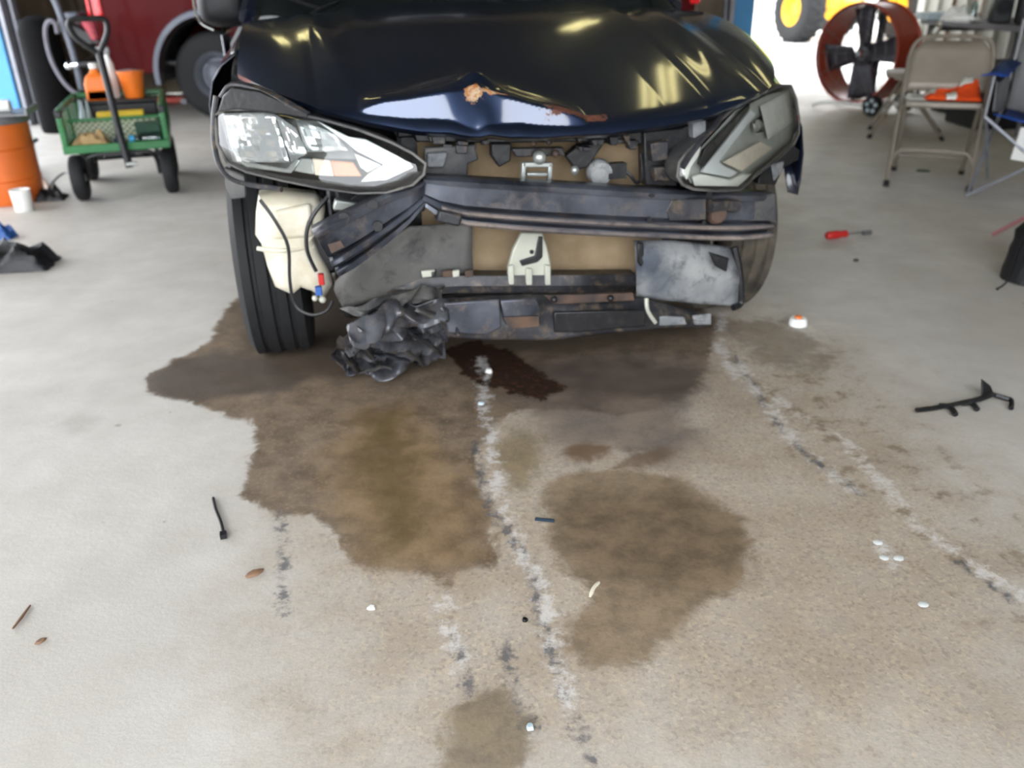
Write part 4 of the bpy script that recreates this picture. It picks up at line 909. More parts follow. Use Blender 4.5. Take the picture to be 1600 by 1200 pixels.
# ---- what lies in the cart
def cartobj(name, label, cat, x, y, z, yaw=0): 
    fr = Frame(GF.wor((x, y, 0)), GF.yaw + yaw); o = empty(name, fr, label, cat); o.location.z = z; return o
zb = ZB - .008
o = cartobj('toolbox', 'black toolbox in the back of the green cart', 'toolbox', .0, .68, zb)
b = MB(); b.box((0, 0, .085), (.44, .2, .17)); b.build('box_body', 'black_plastic', o, bevel=.01)
b = MB(); b.box((0, 0, .18), (.45, .21, .02)); b.build('lid', 'black_plastic', o, bevel=.006)
o = cartobj('orange_jug', 'pale orange jug beside the bucket in the cart', 'jug', -.10, .64, zb + .19)
b = MB(); b.loft([[Vector((x * k, y * k, z)) for x, y in ((-.07, -.06), (.07, -.06), (.07, .06), (-.07, .06))] for k, z in ((.95, 0), (1, .01), (1, .10), (.8, .14), (.35, .165), (.3, .19))]); b.build('jug_body', 'bucket_orange', o, 30, bevel=.012)
b = MB(); b.lathe([(.024, .185), (.026, .19), (.026, .215), (.001, .217)], 14); b.build('cap', 'white_plastic', o)
o = cartobj('bucket', 'orange plastic bucket on the toolbox in the green cart', 'bucket', .10, .68, zb + .19)
b = MB(); b.lathe([(.001, .0), (.055, .0), (.058, .005), (.078, .15), (.083, .15), (.083, .16), (.073, .16), (.055, .012), (.001, .012)], 28); b.build('pail', 'bucket_orange', o)
b = MB(); b.tube(arc((0, 0, .15), .08, -.5, math.pi + .5, 14, Vector((1, 0, 0)), Vector((0, -.8, .25))), .004, 6); b.build('bail', 'grey_metal', o)
o = cartobj('spray_bottle', 'white spray bottle on the toolbox in the cart', 'bottle', -.02, .745, zb + .19)
b = MB(); b.lathe([(.001, 0), (.032, 0), (.034, .01), (.034, .15), (.03, .2), (.016, .24), (.014, .26), (.001, .26)], 20); b.build('bottle_body', 'white_plastic', o)
b = MB(); b.box((-.015, 0, .28), (.08, .03, .05)); b.build('nozzle', 'grey_metal', o, bevel=.008)
o = cartobj('yellow_carton', 'flat yellow carton with a white label in the cart', 'box', .02, .33, zb)
b = MB(); b.box((0, 0, .075), (.26, .10, .15)); b.build('carton', 'yellow_card', o, bevel=.004)
b = MB(); b.box((.01, -.0505, .09), (.13, .003, .05)); b.build('label', 'white_plastic', o)
o = cartobj('cream_box', 'cream cardboard box lying behind the cart mesh', 'box', -.005, .235, zb)
b = MB(); b.box((0, 0, .055), (.46, .08, .11)); b.build('box_body', 'cream_card', o, bevel=.004)
b = MB(); b.box((0, -.0, .1115), (.05, .081, .003)); b.build('tape', 'pale_bag', o)
def rag(name, label, cat, x, y, z, sx, sy, h, mat, seed, fr=None, par=None):
    """crumpled cloth as a closed lumpy pile"""
    n = 16; r = random.Random(seed); rows = []
    for j in range(n + 1):
        row = []
        for i in range(n + 1):
            u = -1 + 2 * i / n; v = -1 + 2 * j / n; k = max(0, 1 - max(abs(u), abs(v)) ** 3)
            nn = mnoise.noise(Vector((u * 2.2 + seed * 5.3, v * 2.2, seed * 1.7))) + .5 * mnoise.noise(Vector((u * 5 + seed, v * 5, 2.0)))
            row.append(Vector((x + u * sx * (1 + .12 * mnoise.noise(Vector((v * 2, seed, 1)))), y + v * sy * (1 + .12 * mnoise.noise(Vector((u * 2, seed, 4)))), z + .004 + k * h * max(.08, .62 + .75 * nn))))
        rows.append(row)
    low_ = [[Vector((p.x, p.y, z)) for p in row] for row in rows]
    b = MB(); b.grid(rows); b.grid(low_); k0 = (n + 1) ** 2
    for i in range(n):
        for a, d in ((i, i + 1), (n * (n + 1) + i, n * (n + 1) + i + 1), (i * (n + 1), (i + 1) * (n + 1)), (i * (n + 1) + n, (i + 1) * (n + 1) + n)): b.f.append((a, d, d + k0, a + k0))
    o = b.build(name, mat, None, 50)
    if fr: o.location = fr.o; o.rotation_euler = (0, 0, fr.yaw)
    return tag(o, label, cat)
rag('tan_rag', 'tan cloth crumpled at the front left of the cart bed', 'cloth', -.145, .05, zb, .10, .09, .09, 'tan_cloth', 2, GF)
rag('navy_rag', 'dark navy cloth bunched in the middle of the cart bed', 'cloth', .005, .0, zb, .036, .055, .06, 'navy_cloth', 5, GF)
rag('plastic_bag', 'pale crumpled plastic bag in the back left cart corner', 'bag', -.185, .45, zb, .05, .05, .22, 'pale_bag', 7, GF)
o = cartobj('green_box', 'dark green box at the right side of the cart', 'box', .17, .09, zb)
b = MB(); b.box((0, 0, .05), (.14, .12, .10), taper=.95); b.build('box_body', 'dark_green', o, bevel=.004)
b = MB(); b.box((0, 0, .103), (.145, .125, .008)); b.build('lid', 'dark_green', o, bevel=.002)
o = cartobj('water_bottle', 'clear plastic water bottle with blue cap lying in the cart', 'bottle', .085, -.03, zb + .034)
b = MB(); b.lathe([(.001, .15), (.028, .15), (.033, .14), (.033, .10), (.030, .09), (.033, .08), (.033, .05), (.014, .02), (.013, .0), (.001, .0)], 18, (0, 0, 0), Matrix.Rotation(math.pi / 2, 3, 'Y')); b.build('bottle_body', clear_mat, o)
b = MB(); b.lathe([(.001, -.022), (.022, -.022), (.022, .006), (.001, .006)], 16, (0, 0, 0), Matrix.Rotation(math.pi / 2, 3, 'Y')); b.build('cap', 'blue_cap', o)
# ---- orange drum and things by the left edge
df = Frame(gp(4, 322) + Vector((-.02, .14, 0)), .3)
o = empty('orange_drum', df, 'orange round drum with a grey lid at the left edge', 'drum')
b = MB(); b.lathe([(.001, 0), (.17, 0), (.178, .01), (.183, .13), (.19, .135), (.183, .14), (.186, .30), (.193, .305), (.186, .31), (.188, .44), (.001, .44)], 36); b.build('drum_body', 'drum_orange', o)
b = MB(); b.lathe([(.001, .442), (.20, .442), (.20, .47), (.19, .482), (.001, .482)], 36); b.build('lid', 'grey_metal', o)
b = MB(); b.tube(arc((.185, 0, .33), .05, -1.2, 1.2, 8, Vector((.5, 0, 0)), Vector((0, .9, 0))), .008, 6); b.build('handle', 'black_plastic', o)
tf_ = Frame(df.o, .3); 
o = empty('lid_tray', tf_, 'flat grey metal tray lying on the orange drum', 'tray'); o.location.z = .483
b = MB(); b.box((.05, -.02, .006), (.36, .3, .012)); [b.box((.05 + s * .175, -.02, .02), (.012, .3, .03)) for s in (-1, 1)]; b.build('tray_plate', 'grey_metal', o, bevel=.003)
b = MB(); b.lathe([(.001, -.1), (.03, -.1), (.033, -.09), (.033, .09), (.03, .1), (.001, .1)], 18, (0, 0, 0), Matrix.Rotation(math.pi / 2, 3, 'Y')); o = b.build('paper_roll', 'white_plastic'); p = df.wor((.03, -.03, 0)); o.location = (p.x, p.y, .529); o.rotation_euler = (0, 0, .2); tag(o, 'white roll lying on the grey tray over the drum', 'roll')
p0 = gp(33, 331)
b = MB(); b.lathe([(.001, 0), (.045, 0), (.047, .004), (.052, .11), (.054, .115), (.048, .115), (.044, .01), (.001, .01)], 24); o = b.build('paper_cup', 'white_plastic'); o.location = p0 + Vector((0, .04, 0)); tag(o, 'white paper cup on the floor before the orange drum', 'cup')
bf = Frame(gp(82, 311), .2); rag('black_rag', 'black rag on the floor beside the orange drum', 'rag', 0, 0, 0.001, .075, .07, .085, 'black_bag', 3, bf)
p0, p1 = gp(44, 252, .05), gp(77, 293, .012)
b = MB(); b.tube([p0, p1], .012, 6); o = b.build('wooden_stick', 'brown_wood'); tag(o, 'thin brown stick leaning down behind the orange drum', 'stick')
b = MB(); b.tube(smooth_path([gp(*q, .004) for q in ((78, 292), (84, 282), (98, 271), (112, 272))], 5), .004, 6); o = b.build('wire', 'grey_metal'); tag(o, 'thin grey wire curving over the floor by the cart wheel', 'wire')
bf = Frame(gp(22, 425), .15); 
rag('black_pillow_bag', 'black pointed cloth bag lying on the floor at far left', 'bag', -.06, .08, .001, .20, .10, .13, 'black_bag', 11, bf)
bf = Frame(gp(-2, 374), .1); rag('blue_cloth', 'bright blue cloth peeking behind the black bag at left', 'cloth', -.02, .02, .001, .085, .04, .085, 'blue_plastic', 4, bf)

# ================================================================ RIGHT SIDE
M('fan_red', (150, 56, 34), .4, .1, .12, 5)
M('fan_dark', (58, 58, 64), .45, .3, .15, 8)
M('wire_grey', (120, 120, 124), .4, .6, .1, 10)
M('chair_beige', (136, 127, 115), .42, .15, .08, 8)
M('vest_orange', (244, 84, 24), .8, 0, .08, 8, bump=.2)
M('reflect_strip', (220, 222, 214), .4, .1, .05, 10)
M('camp_blue', (22, 66, 150), .75, 0, .12, 10, bump=.2)
M('camp_grey', (112, 112, 112), .8, 0, .12, 12, bump=.2)
M('table_grey', (96, 94, 98), .5, 0, .1, 8)
M('loader_yellow', (236, 176, 40), .45, 0, .08, 3)
M('pink_plastic', (196, 136, 140), .5, 0, .08, 8)
M('black_box', (20, 21, 23), .5, 0, .2, 8)
M('cardboard', (150, 122, 92), .8, 0, .1, 8)

# ---- drum fan
fp = gp(1345, 176)
FF = Frame((fp.x + .02, fp.y + .12, 0), math.radians(-56.8))
fan = empty('drum_fan', FF, 'big red drum fan standing by the open doorway', 'fan')
R, Lf, FZ = .405, .35, .50
Rx = Matrix.Rotation(math.pi / 2, 3, 'X')     # local z -> -y (front)
b = MB(); b.lathe([(R, -Lf / 2), (R + .012, -Lf / 2), (R + .014, -Lf / 2 + .02), (R, -Lf / 2 + .03), (R, Lf / 2 - .03), (R + .014, Lf / 2 - .02), (R + .012, Lf / 2), (R, Lf / 2)], 56, (0, 0, FZ), Rx); b.build('shroud', 'fan_red', fan, 50, solid=.006)
for yy, nm in ((-Lf / 2, 'front_guard'), (Lf / 2, 'rear_guard')):
    b = MB()
    for rr_ in (.10, .2, .3, .39): b.tube([Vector((rr_ * math.cos(a), yy, FZ + rr_ * math.sin(a))) for a in np.linspace(0, 2 * math.pi, 37)[:-1]], .0022, 4, closed=True)
    for k in range(12):
        a = math.pi * 2 * k / 12; b.tube([Vector((.05 * math.cos(a), yy, FZ + .05 * math.sin(a))), Vector((R * math.cos(a), yy, FZ + R * math.sin(a)))], .0022, 4)
    b.build(nm, 'wire_grey', fan)
b = MB(); b.box((-.02, -.02, FZ), (.10, .05, 2 * R - .02)); b.box((.05, .08, FZ), (.05, .05, 2 * R - .03)); b.build('motor_mount', 'fan_dark', fan, bevel=.008)
b = MB(); b.lathe([(.001, -.16), (.07, -.15), (.085, -.12), (.085, .02), (.06, .05), (.001, .05)], 20, (0, -.02, FZ), Rx); b.build('motor', 'fan_dark', fan)
b = MB(); b.lathe([(.001, .0), (.03, .0), (.03, .06), (.022, .07), (.001, .07)], 16, (0, -.07, FZ), Rx); b.build('hub', 'chrome', fan)
for k in range(4):
    a0 = math.pi / 2 * k + .15; rows = []
    for i in range(7):
        r_ = .07 + .31 * i / 6; w_ = .16 + .10 * i / 6; tw = .6 - .25 * i / 6; er = Vector((math.cos(a0), 0, math.sin(a0))); et = Vector((-math.sin(a0), 0, math.cos(a0)))
        rows.append([Vector((0, -.06, FZ)) + er * r_ + et * (t * w_ * math.cos(tw)) + Vector((0, t * w_ * math.sin(tw), 0)) for t in (-.5, -.25, 0, .25, .5)])
    b = MB(); b.grid(rows); b.build('blade', 'fan_dark', fan, 60, solid=.004)
b = MB()
for yy in (-.17, .17): b.tube(smooth_path([(-.38, yy, .02), (-.33, yy, .05), (-.2, yy, .075), (.2, yy, .075), (.36, yy, .06)], 3), .02, 8)
for xx in (-.2, .22): b.tube([(xx, -.17, .075), (xx, .17, .075)], .018, 8)
b.build('stand', 'white_plastic', fan)
for yy in (-.24, .24):
    b = MB(); b.lathe([(.001, -.02), (.07, -.02), (.085, -.024), (.09, -.01), (.09, .01), (.085, .024), (.07, .02), (.001, .02)], 28, (.30, yy, .09), Rx); wh = b.build('wheel', 'rubber', fan)
    b = MB(); [b.lathe([(.001, -.024), (.017, -.024), (.017, .024), (.001, .024)], 12, (.30 + .045 * math.cos(a), yy, .09 + .045 * math.sin(a)), Rx) for a in (2 * math.pi * k / 5 + .3 for k in range(5))]; b.build('wheel_disc', 'pale_bag', wh)

# ---- folding chairs
def folding_chair(fr, label):
    o = empty('folding_chair', fr, label, 'chair', 'beige metal folding chairs')
    w_ = .215; r_ = .0125
    def fl(t): return (-.24 + .36 * t, .79 * t)          # front leg line, y and z
    top = smooth_path([(-w_, *fl(.86)), (-w_ + .02, *fl(.95)), (-w_ + .09, *fl(.995)), (w_ - .09, *fl(.995)), (w_ - .02, *fl(.95)), (w_, *fl(.86))], 5)
    for s in (-1, 1):
        b = MB(); b.tube([(s * w_, *fl(0.012)), (s * w_, *fl(.4)), (s * w_, *fl(.87))], r_, 8); leg = b.build('front_leg', 'chair_beige', o)
        b = MB(); b.tube([(s * w_, fl(0)[0], .0), (s * w_, fl(.04)[0], .03)], .017, 8); b.build('rubber_foot', 'rubber', leg)
        b = MB(); b.tube([(s * (w_ - .025), .27, .008), (s * (w_ - .025), .05, .27), (s * (w_ - .025), -.10, .45)], r_, 8); leg = b.build('rear_leg', 'chair_beige', o)
        b = MB(); b.tube([(s * (w_ - .025), .272, .0), (s * (w_ - .025), .25, .03)], .016, 8); b.build('rubber_foot', 'rubber', leg)
        b = MB(); b.box((s * (w_ - .012), .0, .43), (.008, .26, .02)); b.build('hinge_bar', 'chair_beige', o)
    b = MB(); b.tube(top, r_, 8); b.build('top_rail', 'chair_beige', o)
    rows = []
    for t, z in ((.64, 0), (.70, 0), (.80, 0), (.90, 0), (.97, 0)):
        y, zz = fl(t); k = 1 if t < .85 else (1 - ((t - .85) / .13) ** 2 * .35)
        rows.append([Vector((u * w_ * k, y + .02 * (1 - u * u), zz)) for u in np.linspace(-1, 1, 11)])
    b = MB(); b.grid(rows); b.build('backrest', 'chair_beige', o, 60, solid=.012)
    b = MB(); rows = []
    for v in np.linspace(0, 1, 7): rows.append([Vector((u * (w_ - .02), -.19 + .38 * v, .452 - .012 * (1 - u * u) * (1 - (2 * v - 1) ** 2))) for u in np.linspace(-1, 1, 9)])
    b.grid(rows); b.build('seat', 'chair_beige', o, 60, solid=.035, bevel=.008)
    b = MB(); b.tube(smooth_path([(-w_, *fl(.16)), (-w_ + .03, *fl(.23)), (-w_ + .09, *fl(.25)), (w_ - .09, *fl(.25)), (w_ - .03, *fl(.23)), (w_, *fl(.16))], 4), .011, 8); b.build('front_stretcher', 'chair_beige', o)
    b = MB(); b.tube([(-w_ + .025, .185, .11), (w_ - .025, .185, .11)], .010, 8); b.build('rear_stretcher', 'chair_beige', o)
    return o
th = math.radians(-25); A0 = gp(1513, 300); exA = Vector((math.cos(th), math.sin(th), 0)); eyA = Vector((-math.sin(th), math.cos(th), 0))
AF = Frame(A0 - exA * .215 + eyA * .24, th); folding_chair(AF, 'beige metal folding chair with an orange vest on its seat')
th = math.radians(-112); B0 = gp(1357, 216); exB = Vector((math.cos(th), math.sin(th), 0)); eyB = Vector((-math.sin(th), math.cos(th), 0))
BF = Frame(B0 - exB * .215 + eyB * .24, th); folding_chair(BF, 'beige metal folding chair turned sideways between the fan and the front chair')
# vest
n = 22; rows = []
for j in range(n + 1):
    v = j / n; row = []
    for i in range(n + 1):
        u = i / n; x = -.10 + .285 * u; y = -.155 + .27 * v
        z = .475 + .018 * (1 + mnoise.noise(Vector((u * 4, v * 4, 3.3)))) + .02 * max(0, mnoise.noise(Vector((u * 9, v * 7, 8.3)))) + .11 * max(0, (u - .35)) * v + .07 * v * v * (.4 + u)
        e = min(u, 1 - u, v, 1 - v) * 10
        row.append(Vector((x + .015 * mnoise.noise(Vector((v * 5, 1.2, 0))), y + .015 * mnoise.noise(Vector((u * 5, 4.2, 0))), .4735 + (z - .4735) * min(1, e + .12))))
    rows.append(row)
b = MB(); b.grid(rows); b.grid([[Vector((p.x, p.y, .472)) for p in r_] for r_ in rows]); vest = b.build('safety_vest', 'vest_orange', None, 60); vest.location = AF.o; vest.rotation_euler = (0, 0, AF.yaw)
tag(vest, 'bright orange safety vest crumpled on the folding chair seat', 'vest')
def onvest(u0, u1, v0, v1, name):
    rr_ = [[rows[int(v * n)][int(u * n)] + Vector((0, -.003, .005)) for u in np.linspace(u0, u1, 5)] for v in np.linspace(v0, v1, 4)]
    b = MB(); b.grid(rr_); b.build(name, 'reflect_strip', vest, solid=.003)
onvest(.38, .56, .02, .24, 'reflective_strip'); onvest(.02, .2, .3, .6, 'reflective_strip'); onvest(.62, .82, .55, .75, 'reflective_strip')
b = MB(); b.box((-.145, -.12, .4755), (.09, .10, .003), Euler((0, 0, .3))); o = b.build('paper_sheet', 'white_plastic'); o.location = AF.o; o.rotation_euler = (0, 0, AF.yaw); tag(o, 'white paper on the chair seat beside the vest', 'paper')

# ---- table by the right wall and its clutter
TFb = Frame((4.24, 7.25, 0), 0)
o = empty('work_table', TFb, 'grey work table along the right wall behind the chairs', 'table')
TZ = .76
b = MB(); b.box((0, 0, TZ - .02), (.92, 1.9, .04)); b.build('table_top', 'table_grey', o, bevel=.006)
for sx in (-1, 1):
    for sy in (-1, 1):
        b = MB(); b.tube([(sx * .40, sy * .86, 0), (sx * .40, sy * .86, TZ - .04)], .02, 8); b.build('leg', 'table_grey', o)
b = MB(); b.box((0, .86, TZ - .07), (.8, .02, .06)); b.box((0, -.86, TZ - .07), (.8, .02, .06)); b.build('apron', 'table_grey', o)
def ontable(px, py, name, label, cat, z=TZ):
    q = gp(px, py, z); fr = Frame(q, -.4); o = empty(name, fr, label, cat); o.location.z = z; return o, q
def solid_at(x, y, z, yaw, name, label, cat): 
    o = empty(name, Frame((x, y, 0), yaw), label, cat); o.location.z = z; return o
o = solid_at(3.98, 7.25, TZ, -.3, 'tall_speaker', 'tall black speaker standing on the work table', 'speaker')
b = MB(); b.box((0, 0, .15), (.15, .16, .30)); b.build('cabinet', 'black_box', o, bevel=.012)
b = MB(); b.lathe([(.001, 0), (.05, 0), (.056, .006), (.001, .006)], 20, (0, -.087, .12), aim((0, 1, 0))); b.lathe([(.001, 0), (.025, 0), (.028, .006), (.001, .006)], 20, (0, -.087, .23), aim((0, 1, 0))); b.build('cone', 'rubber', o)
o = solid_at(4.12, 6.95, TZ, -.35, 'black_case', 'wide black case on the table near the right edge', 'case')
b = MB(); b.box((0, 0, .11), (.30, .26, .22)); b.build('case_body', 'black_box', o, bevel=.015)
b = MB(); b.tube(smooth_path([(-.06, -.13, .15), (-.05, -.155, .16), (.05, -.155, .16), (.06, -.13, .15)], 3), .008, 6); b.build('handle', 'rubber', o)
rag('white_rag', 'white crumpled cloth on the work table', 'cloth', 0, 0, TZ + .001, .13, .12, .14, 'white_plastic', 9, Frame((3.92, 7.75, 0), 0))
b = MB(); b.lathe([(.001, 0), (.03, 0), (.03, .14), (.012, .17), (.012, .19), (.001, .19)], 16, (0, 0, 0), Matrix.Rotation(math.pi / 2, 3, 'Y')); o = b.build('white_tube', 'white_plastic'); o.location = (3.73, 7.45, TZ + .031); o.rotation_euler = (0, 0, -1.2); tag(o, 'white plastic tube lying at the table edge', 'tube')
b = MB(); b.box((0, 0, .02), (.3, .34, .04)); b.box((.02, .02, .05), (.26, .3, .02)); o = b.build('paper_stack', 'pale_bag', None, bevel=.003); o.location = (3.86, 8.08, TZ + .001); tag(o, 'stack of pale papers at the far end of the table', 'papers')
o = solid_at(3.85, 7.42, TZ, 0, 'clear_bottle', 'small clear bottle with orange cap on the table', 'bottle')
b = MB(); b.lathe([(.001, 0), (.03, 0), (.03, .12), (.012, .16), (.012, .18), (.001, .18)], 16); b.build('bottle_body', clear_mat, o)
b = MB(); b.lathe([(.001, .17), (.016, .17), (.016, .2), (.001, .2)], 14); b.build('cap', 'bucket_orange', o)
for k, (x, y, s_, lb) in enumerate(((3.95, 7.0, (.5, .5, .46), 'black plastic crate under the work table behind the vest chair'), (4.15, 7.75, (.45, .45, .40), 'black plastic crate under the far end of the work table'))):
    o = solid_at(x, y, 0, .1 * k, 'storage_crate', lb, 'crate'); o['group'] = 'black crates under the table'
    b = MB(); b.box((0, 0, s_[2] / 2), s_, taper=1.06); b.build('crate_body', 'black_box', o, bevel=.012)
    b = MB(); b.box((0, 0, s_[2] + .012), (s_[0] * 1.1, s_[1] * 1.1, .025)); b.build('lid', 'black_plastic', o, bevel=.008)
# poles leaning on the right wall
def pole(p0, p1, r_, mat, name, label):
    b = MB(); b.tube([p0, p1], r_, 8); tag(b.build(name, mat), label, 'pole')
pole((4.40, 9.0, 0), (4.69, 9.3, 2.2), .018, 'brown_wood', 'wooden_pole', 'brown wooden pole leaning on the right wall')
pole((4.45, 8.55, 0), (4.69, 8.75, 2.0), .010, 'brown_wood', 'thin_rod', 'thin rod leaning on the right wall behind the speaker')

# ---- blue camping chair cut by the right edge
cp = gp(1580, 200, .42); QF = Frame((cp.x + .42, cp.y + .34, 0), math.radians(-38))
o = empty('camp_chair', QF, 'blue folding camp chair cut off by the right edge', 'chair')
def sling(rows, name, mat):
    R_ = [smooth_path(r_, 5) for r_ in rows]; b = MB(); b.grid(R_); b.build(name, mat, o, 60, solid=.006)
sling([[(-.26, -.22, .44), (0, -.22, .40), (.26, -.22, .44)], [(-.24, 0, .41), (0, 0, .36), (.24, 0, .41)], [(-.25, .2, .42), (0, .2, .37), (.25, .2, .42)]], 'seat', 'camp_blue')
sling([[(-.26, .2, .42), (0, .24, .40), (.26, .2, .42)], [(-.27, .26, .62), (0, .30, .61), (.27, .26, .62)], [(-.28, .32, .86), (0, .34, .84), (.28, .32, .86)]], 'backrest', 'camp_grey')
for s in (-1, 1):
    sling([[(s * .30 - .05, -.25, .63), (s * .30, -.25, .64), (s * .30 + .05, -.25, .63)], [(s * .31 - .05, .0, .61), (s * .31, .0, .62), (s * .31 + .05, .0, .61)], [(s * .30 - .05, .28, .66), (s * .30, .28, .67), (s * .30 + .05, .28, .66)]], 'armrest', 'camp_blue')
    sling([[(s * .285, -.18, .60), (s * .29, .0, .58), (s * .285, .2, .62)], [(s * .275, -.18, .52), (s * .28, .0, .50), (s * .275, .2, .54)], [(s * .265, -.2, .45), (s * .26, .0, .43), (s * .26, .2, .45)]], 'side_panel', 'camp_grey')
    b = MB(); b.tube([(s * .29, -.26, .42), (s * .29, -.25, .63)], .010, 8); b.build('front_post', 'grey_metal', o)
    b = MB(); b.tube([(s * .29, .26, .41), (s * .29, .30, .88)], .010, 8); b.build('rear_post', 'grey_metal', o)
    b = MB(); b.tube([(s * .29, -.26, .43), (-s * .29, -.28, .02)], .009, 8); b.build('front_cross', 'galv', o)
    b = MB(); b.tube([(s * .29, -.26, .02), (s * .29, .26, .42)], .009, 8); b.tube([(s * .285, .26, .02), (s * .285, -.24, .42)], .009, 8); b.build('side_cross', 'galv', o)
b = MB(); b.box((-.02, -.265, .30), (.20, .012, .17), Euler((.15, .1, 0))); b.build('white_tag', 'white_plastic', o, bevel=.004)
# ---- black bag and pink stick at the right edge
bf = Frame(gp(1590, 448), -.5)
o = empty('black_bag', bf, 'black strapped bag on the floor at the right edge', 'bag')
b = MB(); r3 = random.Random(5); secs = []
for k in range(9):
    t = k / 8; w_ = .16 * (1 - .25 * t) + .012 * r3.uniform(-1, 1); d_ = .11 * (1 - .45 * t)
    secs.append([Vector((.10 + w_ * math.cos(a) * (1 + .06 * mnoise.noise(Vector((math.cos(a) * 2, math.sin(a) * 2, t * 4)))), .10 + d_ * math.sin(a) + .05 * t, .004 + .30 * t)) for a in np.linspace(0, 2 * math.pi, 21)[:-1]])
b.loft(secs); b.build('bag_body', 'black_bag', o, 60)
b = MB(); b.tube(smooth_path([(-.01, .0, .24), (-.03, -.03, .14), (-.04, -.05, .04), (-.07, -.09, .008)], 5), .009, 6, squash=.4); b.tube(smooth_path([(.03, -.0, .27), (.05, -.03, .16), (.05, -.02, .05)], 5), .010, 6, squash=.4); b.build('strap', 'black_plastic', o)
b = MB(); b.box((.1, -.02, .12), (.16, .04, .14)); b.build('pocket', 'black_bag', o, bevel=.02)
p0 = gp(1552, 366, .012); p1 = gp(1606, 338, .16)
b = MB(); b.tube([p0, (p0 + p1) / 2, p1], .010, 8); o = b.build('pink_stick', 'pink_plastic'); tag(o, 'pale pink stick leaning beside the black bag at right', 'stick')

# ================================================================ SMALL THINGS ON THE FLOOR
# screwdriver
a, d_ = gp(1290, 375), gp(1362, 367); v_ = (d_ - a); Lr = v_.length; sf = Frame(a, math.atan2(v_.y, v_.x))
o = empty('screwdriver', sf, 'red handled screwdriver lying on the concrete at right', 'screwdriver')
Ry = Matrix.Rotation(math.pi / 2, 3, 'Y'); k_ = Lr / .26
b = MB(); b.lathe([(r_ * 1.1, z * k_) for r_, z in ((.001, 0), (.012, .002), (.017, .012), (.018, .06), (.013, .085), (.016, .10), (.014, .112), (.001, .115))], 12, (0, 0, .0205), Ry); b.build('grip', 'red_plastic', o)
b = MB(); b.lathe([(.0035, .11 * k_), (.0035, .21 * k_)], 8, (0, 0, .018), Ry); b.lathe([(.001, .205 * k_), (.011, .207 * k_), (.012, .25 * k_), (.001, .26 * k_)], 10, (0, 0, .014), Ry); b.build('shaft', 'grey_metal', o)
# broken black plastic bracket
o = empty('broken_bracket', Frame(gp(1500, 632), 0), 'broken black plastic bracket with prongs on the floor', 'bracket'); og = gp(1500, 632)
def B(px, py, z): return gp(px, py, z) - og
b = MB(); b.tube([B(1432, 641, .012), B(1458, 638, .014), B(1490, 632, .018), B(1530, 624, .022), B(1552, 616, .022)], [.010, .010, .009, .011, .010], 6, squash=.6); b.build('spine', 'black_plastic', o)
b = MB(); b.tube(smooth_path([B(1468, 634, .016), B(1484, 636, .014), B(1493, 648, .008)], 4), .008, 6); b.build('prong', 'black_plastic', o)
b = MB(); b.tube(smooth_path([B(1502, 630, .018), B(1518, 630, .014), B(1527, 640, .008)], 4), .008, 6); b.build('prong', 'black_plastic', o)
b = MB(); b.tube(smooth_path([B(1550, 616, .02), B(1570, 622, .016), B(1580, 626, .014), B(1580, 638, .008)], 4), .007, 6); b.build('prong', 'black_plastic', o)
b = MB(); b.prism([B(1535, 620, .015), B(1554, 616, .016), B(1548, 603, .03), B(1535, 593, .06)], (0, .008, 0)); b.build('fin', 'black_plastic', o, bevel=.002)
# tie strap, leaf, caps, chips, twigs
b = MB(); b.tube(smooth_path([gp(333, 778, .004), gp(337, 795, .006), gp(345, 815, .006), gp(349, 832, .005)], 4), .0035, 6); q = gp(349, 836, .007); b.box(q, (.014, .016, .012), Euler((0, 0, .3))); tag(b.build('cable_tie', 'black_plastic'), 'black cable tie curled on the clean concrete left of the spill', 'cable tie')
def chip(px, py, sx, sy, h, mat, name, label, cat, yaw=0, grp=None, seed=1):
    p = gp(px, py); n_ = 9; r = random.Random(seed); outl = [(math.cos(a) * sx * r.uniform(.75, 1.1), math.sin(a) * sy * r.uniform(.75, 1.1)) for a in np.linspace(0, 2 * math.pi, n_ + 1)[:-1]]
    b = MB(); b.loft([[Vector((x * k, y * k, z)) for x, y in outl] for k, z in ((1, .0008), (1.02, h * .4), (.75, h))]); o = b.build(name, mat, None, 50); o.location = p; o.rotation_euler = (0, 0, yaw); tag(o, label, cat, grp); return o
chip(397, 897, .020, .010, .006, 'brown_wood', 'dry_leaf', 'small brown dry leaf on the concrete left of the spill', 'leaf', .7, seed=2)
p = gp(1246, 508)
o = empty('bottle_cap', Frame(p, 0), 'white round plastic cap on the floor right of the car', 'cap')
b = MB(); b.lathe([(.001, .028), (.024, .028), (.030, .022), (.032, .002), (.028, .001), (.026, .02), (.001, .022)], 24); b.build('cap_shell', 'white_plastic', o)
b = MB(); b.lathe([(.001, .028), (.012, .028), (.012, .034), (.001, .034)], 14); b.build('cap_top', 'bucket_orange', o)
chip(581, 951, .009, .007, .006, 'white_plastic', 'plaster_chip', 'white chip on the concrete below the wide brown spill', 'chip', seed=3)
chip(764, 582, .012, .010, .012, 'white_plastic', 'glass_chip', 'white chip in the dark red fluid under the car', 'chip', seed=4)
chip(752, 632, .010, .008, .008, 'pale_bag', 'glass_chip', 'pale chip just below the dark red fluid', 'chip', seed=5)
chip(820, 970, .006, .006, .006, 'black_plastic', 'plastic_chip', 'tiny black crumb on the streaked concrete near bottom center', 'chip', seed=6)
chip(828, 1138, .008, .007, .008, 'pale_bag', 'stone_chip', 'small pale stone at the bottom stain edge', 'chip', seed=7)
chip(1338, 408, .012, .009, .010, 'black_plastic', 'plastic_chip', 'small black crumb below the red screwdriver', 'chip', seed=8)
